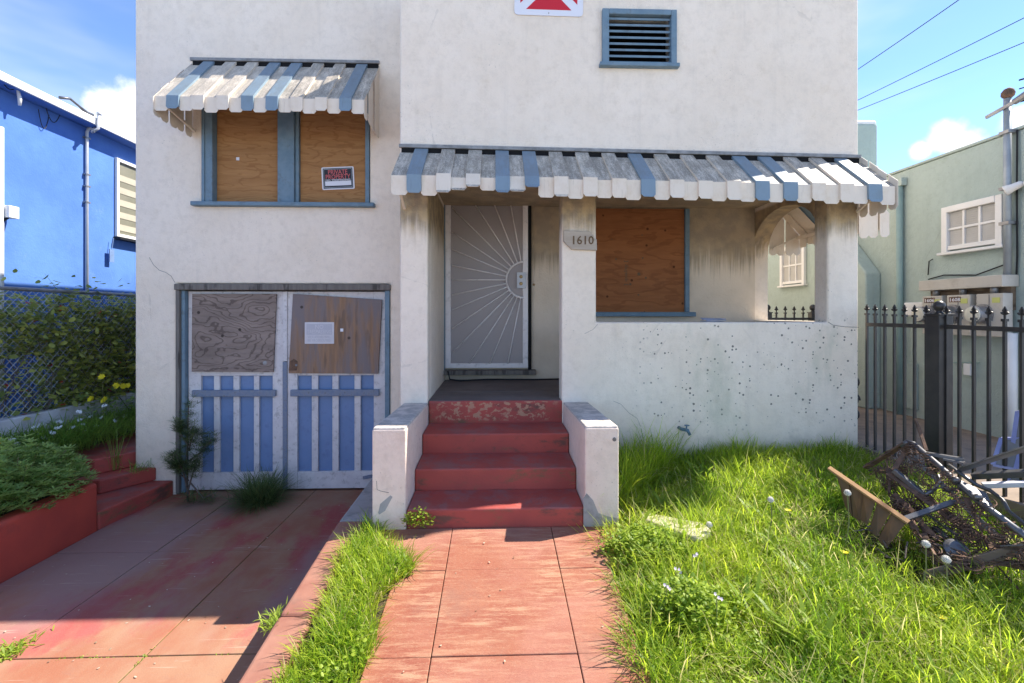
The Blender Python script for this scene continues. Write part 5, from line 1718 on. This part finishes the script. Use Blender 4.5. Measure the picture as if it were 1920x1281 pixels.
MB().bar(W(1676, 882, 3.05), W(1735, 930, 2.9), .035, .03).build('hinge_arm', m_steel_d, bf, .004)
MB().tube(poly([(1735, 928, 2.88), (1752, 918, 2.88), (1762, 900, 2.9), (1758, 890, 2.92)]), .011, 8).build('hinge_curve', m_steel_d, bf, smooth=True)
MB().bar(W(1694, 974, 2.75), W(1792, 940, 2.72), .03, .012, roll=.4).build('cross_bar', m_steel_d, bf)
MB().tube(poly([(1760, 968, 2.75), (1850, 1040, 2.5), (1910, 1105, 2.3)]), .004, 6).build('thin_rod', m_rust, bf)
MB().bar(W(1770, 860, 2.98), W(1808, 868, 2.9), .05, .012).bar(W(1735, 850, 3.05), W(1808, 862, 2.92), .03, .02).build('end_plate', m_steel_d, bf)
MB().prism(poly([(1790, 895, 2.84), (1850, 925, 2.72), (1862, 950, 2.62), (1835, 945, 2.64)]), (0, .006, 0)).build('gusset_plate', m_steel_d, bf)
# spring mesh: wavy wires and coils
mb = MB()
Q = [W(1635, 882, 3.3), W(1700, 832, 3.14), W(1985, 1050, 2.2), W(1760, 1075, 2.45)]
sag = lambda u, v: -.16 * math.sin(PI * u) * math.sin(PI * v)
def bil(u, v):
    p = (Q[0] * (1 - u) + Q[1] * u) * (1 - v) + (Q[3] * (1 - u) + Q[2] * u) * v
    p = p.copy(); p.z = max(p.z + sag(u, v), z_lawn(p.x, p.y) + .02)
    return p
for i in range(20):
    u = (i + .5) / 20
    mb.tube([bil(min(1, max(0, u + .025 * math.sin(v * 60 + i) + random.gauss(0, .016))), v) for v in np.linspace(0, 1, 26)], .0026, 4)
for i in range(34):
    v = (i + .5) / 34
    mb.tube([bil(u, min(1, max(0, v + .02 * math.sin(u * 50 + i) + random.gauss(0, .014)))) for u in np.linspace(0, 1, 16)], .0026, 4)
mb.build('spring_mesh', m_rust, bf, kind='stuff')
mb = MB()
for i in range(60):
    u, v = random.random(), random.random()
    c = bil(u, v); r0 = random.uniform(.025, .045); h = random.uniform(.03, .09)
    d = Vector((random.gauss(0, .4), random.gauss(0, .4), 1)).normalized()
    a_ = d.orthogonal().normalized(); b_2 = d.cross(a_)
    mb.tube([c + (a_ * math.cos(t) + b_2 * math.sin(t)) * r0 * (1 - .3 * math.sin(t / 8)) + d * h * t / 25 for t in np.linspace(0, 25, 50)], .003, 3)
mb.build('coil_springs', m_rust, bf, kind='stuff')
for i in range(16):
    u, v = random.random(), random.random()
    a_ = bil(u, v) + Vector((0, 0, random.uniform(.0, .06)))
    b_2 = bil(min(1, max(0, u + random.gauss(0, .25))), min(1, v + random.uniform(.1, .4))) + Vector((0, 0, random.uniform(.0, .07)))
    MB().bar(a_, a_.lerp(b_2, .5) + Vector((0, 0, random.uniform(-.02, .02))), random.uniform(.012, .04), .005, roll=random.uniform(-.8, .8)).bar(a_.lerp(b_2, .5), b_2, random.uniform(.01, .03), .005, roll=random.uniform(-.8, .8)).build('rusty_strip', m_rust if i % 3 else m_steel_d, bf)
MB().tube([W(1850, 985, 2.6), W(1985, 1118, 2.1)], .014, 8).build('side_tube', m_rust, bf, smooth=True)
MB().bar(W(1860, 1050, 2.45), W(1985, 1075, 2.2), .04, .02, roll=.4).build('cross_bar', m_rust, bf)
MB().lathe([(.05, 0), (.055, .02), (.035, .035), (.01, .04)], W(1791, 1032, 2.55), (-.3, -.6, .7), 16).build('caster_cup', m_steel_d, bf)

cr = thing('broken_crate', 'broken brown plank crate side leaning in the grass', 'crate', W(1640, 1025, 2.8))
topL, topR = W(1568, 890, 3.05), W(1700, 978, 2.72)
botL, botR = W(1584, 955, 3.03), W(1660, 1028, 2.72)
nb = 5
for k in range(nb):
    a0, a1 = k / nb + .004, (k + 1) / nb - .004
    off = Vector((random.uniform(-.003, .003), random.uniform(-.006, .006), 0))
    MB().prism([topL.lerp(topR, a0) + off, topL.lerp(topR, a1) + off, botL.lerp(botR, a1) + off + Vector((0, 0, random.uniform(-.01, .05))), botL.lerp(botR, a0) + off + Vector((0, 0, random.uniform(-.01, .03)))], Vector((.02, .02, .006))).build('plank', m_wood_crate, cr, .002)
MB().bar(W(1554, 877, 3.09), W(1704, 980, 2.70), .03, .014, roll=.4).build('top_batten', wood('raw_wood', (.42, .25, .12), (.2, .1, .05), True, 5, 4, knots=False), cr, .002)
MB().bar(W(1600, 918, 2.97), W(1628, 948, 2.9), .015, .012).bar(W(1608, 915, 2.99), W(1690, 966, 2.76), .012, .01).build('splinter', m_wood_old, cr)

tag(MB().hexa([W(1733, 1092, 2.48), W(1990, 1022, 2.3), W(1990, 1022, 2.38), W(1733, 1092, 2.56), W(1730, 1072, 2.48), W(1990, 995, 2.3), W(1990, 993, 2.38), W(1735, 1068, 2.56)]).build('wood_plank', m_wood_old, bevel=.006), 'weathered grey wooden plank lying across the front of the bed frame', 'plank')
tag(MB().bar(W(1842, 910, 2.95), W(1990, 905, 2.75), .05, .03).build('timber_piece', m_white_low, bevel=.004), 'pale grey timber lying behind the bent bed tube', 'timber')
tag(MB().bar(W(1722, 800, 3.42), W(1737, 845, 3.3), .02, .012).bar(W(1715, 785, 3.45), W(1722, 800, 3.42), .014, .012).build('wood_stake', m_rust), 'thin rusty bar leaning against the iron fence behind the frame', 'bar')
mb = MB()
for k in range(26):
    a_ = W(random.uniform(1640, 1860), random.uniform(900, 1075), random.uniform(2.5, 3.0))
    a_.z = z_lawn(a_.x, a_.y) + random.uniform(.02, .14)
    d_ = Vector((random.gauss(0, 1), random.gauss(0, 1), random.gauss(0, .25))).normalized() * random.uniform(.08, .28)
    mb.tube([a_, a_ + d_ * .5 + Vector((0, 0, .015)), a_ + d_], random.uniform(.002, .006), 4)
tag(mb.build('debris', m_twig), kind='stuff')


def screen(corners, label):
    t = thing('window_screen', label, 'window screen', corners[0], 'lavender screens by the fence')
    c = [Vector(p) for p in corners]
    f = MB()
    for a_, b_2 in zip(c, c[1:] + c[:1]): f.bar(a_, b_2, .022, .014)
    f.build('screen_frame', m_lav, t)
    MB().add(c, [(0, 1, 2, 3)]).build('screen_cloth', simple('grey_cloth', (.2, .2, .2), (.25, .24, .23), 9, .8), t, solid=.002)


screen([W(1890, 905, 3.05), W(1972, 905, 2.9), W(1985, 765, 2.95), W(1908, 772, 3.12)], 'larger lavender framed screen leaning on the iron fence')
screen([W(1862, 872, 3.1), W(1905, 880, 3.02), W(1920, 822, 3.06), W(1878, 822, 3.14)], 'smaller lavender framed screen in front of the larger one')

# ------------------------------------------------------------------ overhead wires
def wire(a, b, ya, yb, label, r):
    p, q = W(*a, ya), W(*b, yb)
    d = q - p
    p2, q2 = p - d * 1.2, q + d * 1.5
    pts = [p2.lerp(q2, t) + Vector((0, 0, -.12 * math.sin(PI * t))) for t in np.linspace(0, 1, 24)]
    off = (pts[10].z - p2.lerp(q2, 10 / 23).z)
    pts = [v - Vector((0, 0, off)) for v in pts]
    tag(MB().tube(pts, r, 6).build('overhead_wire', m_black, smooth=True), label, 'wire', 'overhead wires across the right sky')


wire((1610, 130), (1798, 0), 17, 13, 'topmost and steepest overhead wire right of the house', .013)
wire((1610, 188), (1920, 34), 17, 12, 'middle overhead wire right of the house', .011)
wire((1610, 207), (1920, 80), 17, 12, 'lowest overhead wire right of the house', .011)
q = Vector((XG - .08, WX(1889, 330, XG - .06).y, zroof + .25))
mb = MB()
for k, (dz, r) in enumerate(((.2, .008), (.12, .006), (.0, .008))):
    a_ = q + Vector((0, -.12, dz - .02))
    mb.tube([a_, a_ + Vector((.1, -.5, -.06)), a_ + Vector((.3, -1.6, .05)), a_ + Vector((2, -9, 2.0))], r, 5)
tag(mb.build('service_drop', m_black), 'bundle of service wires leaving the mast on the green building', 'wire')
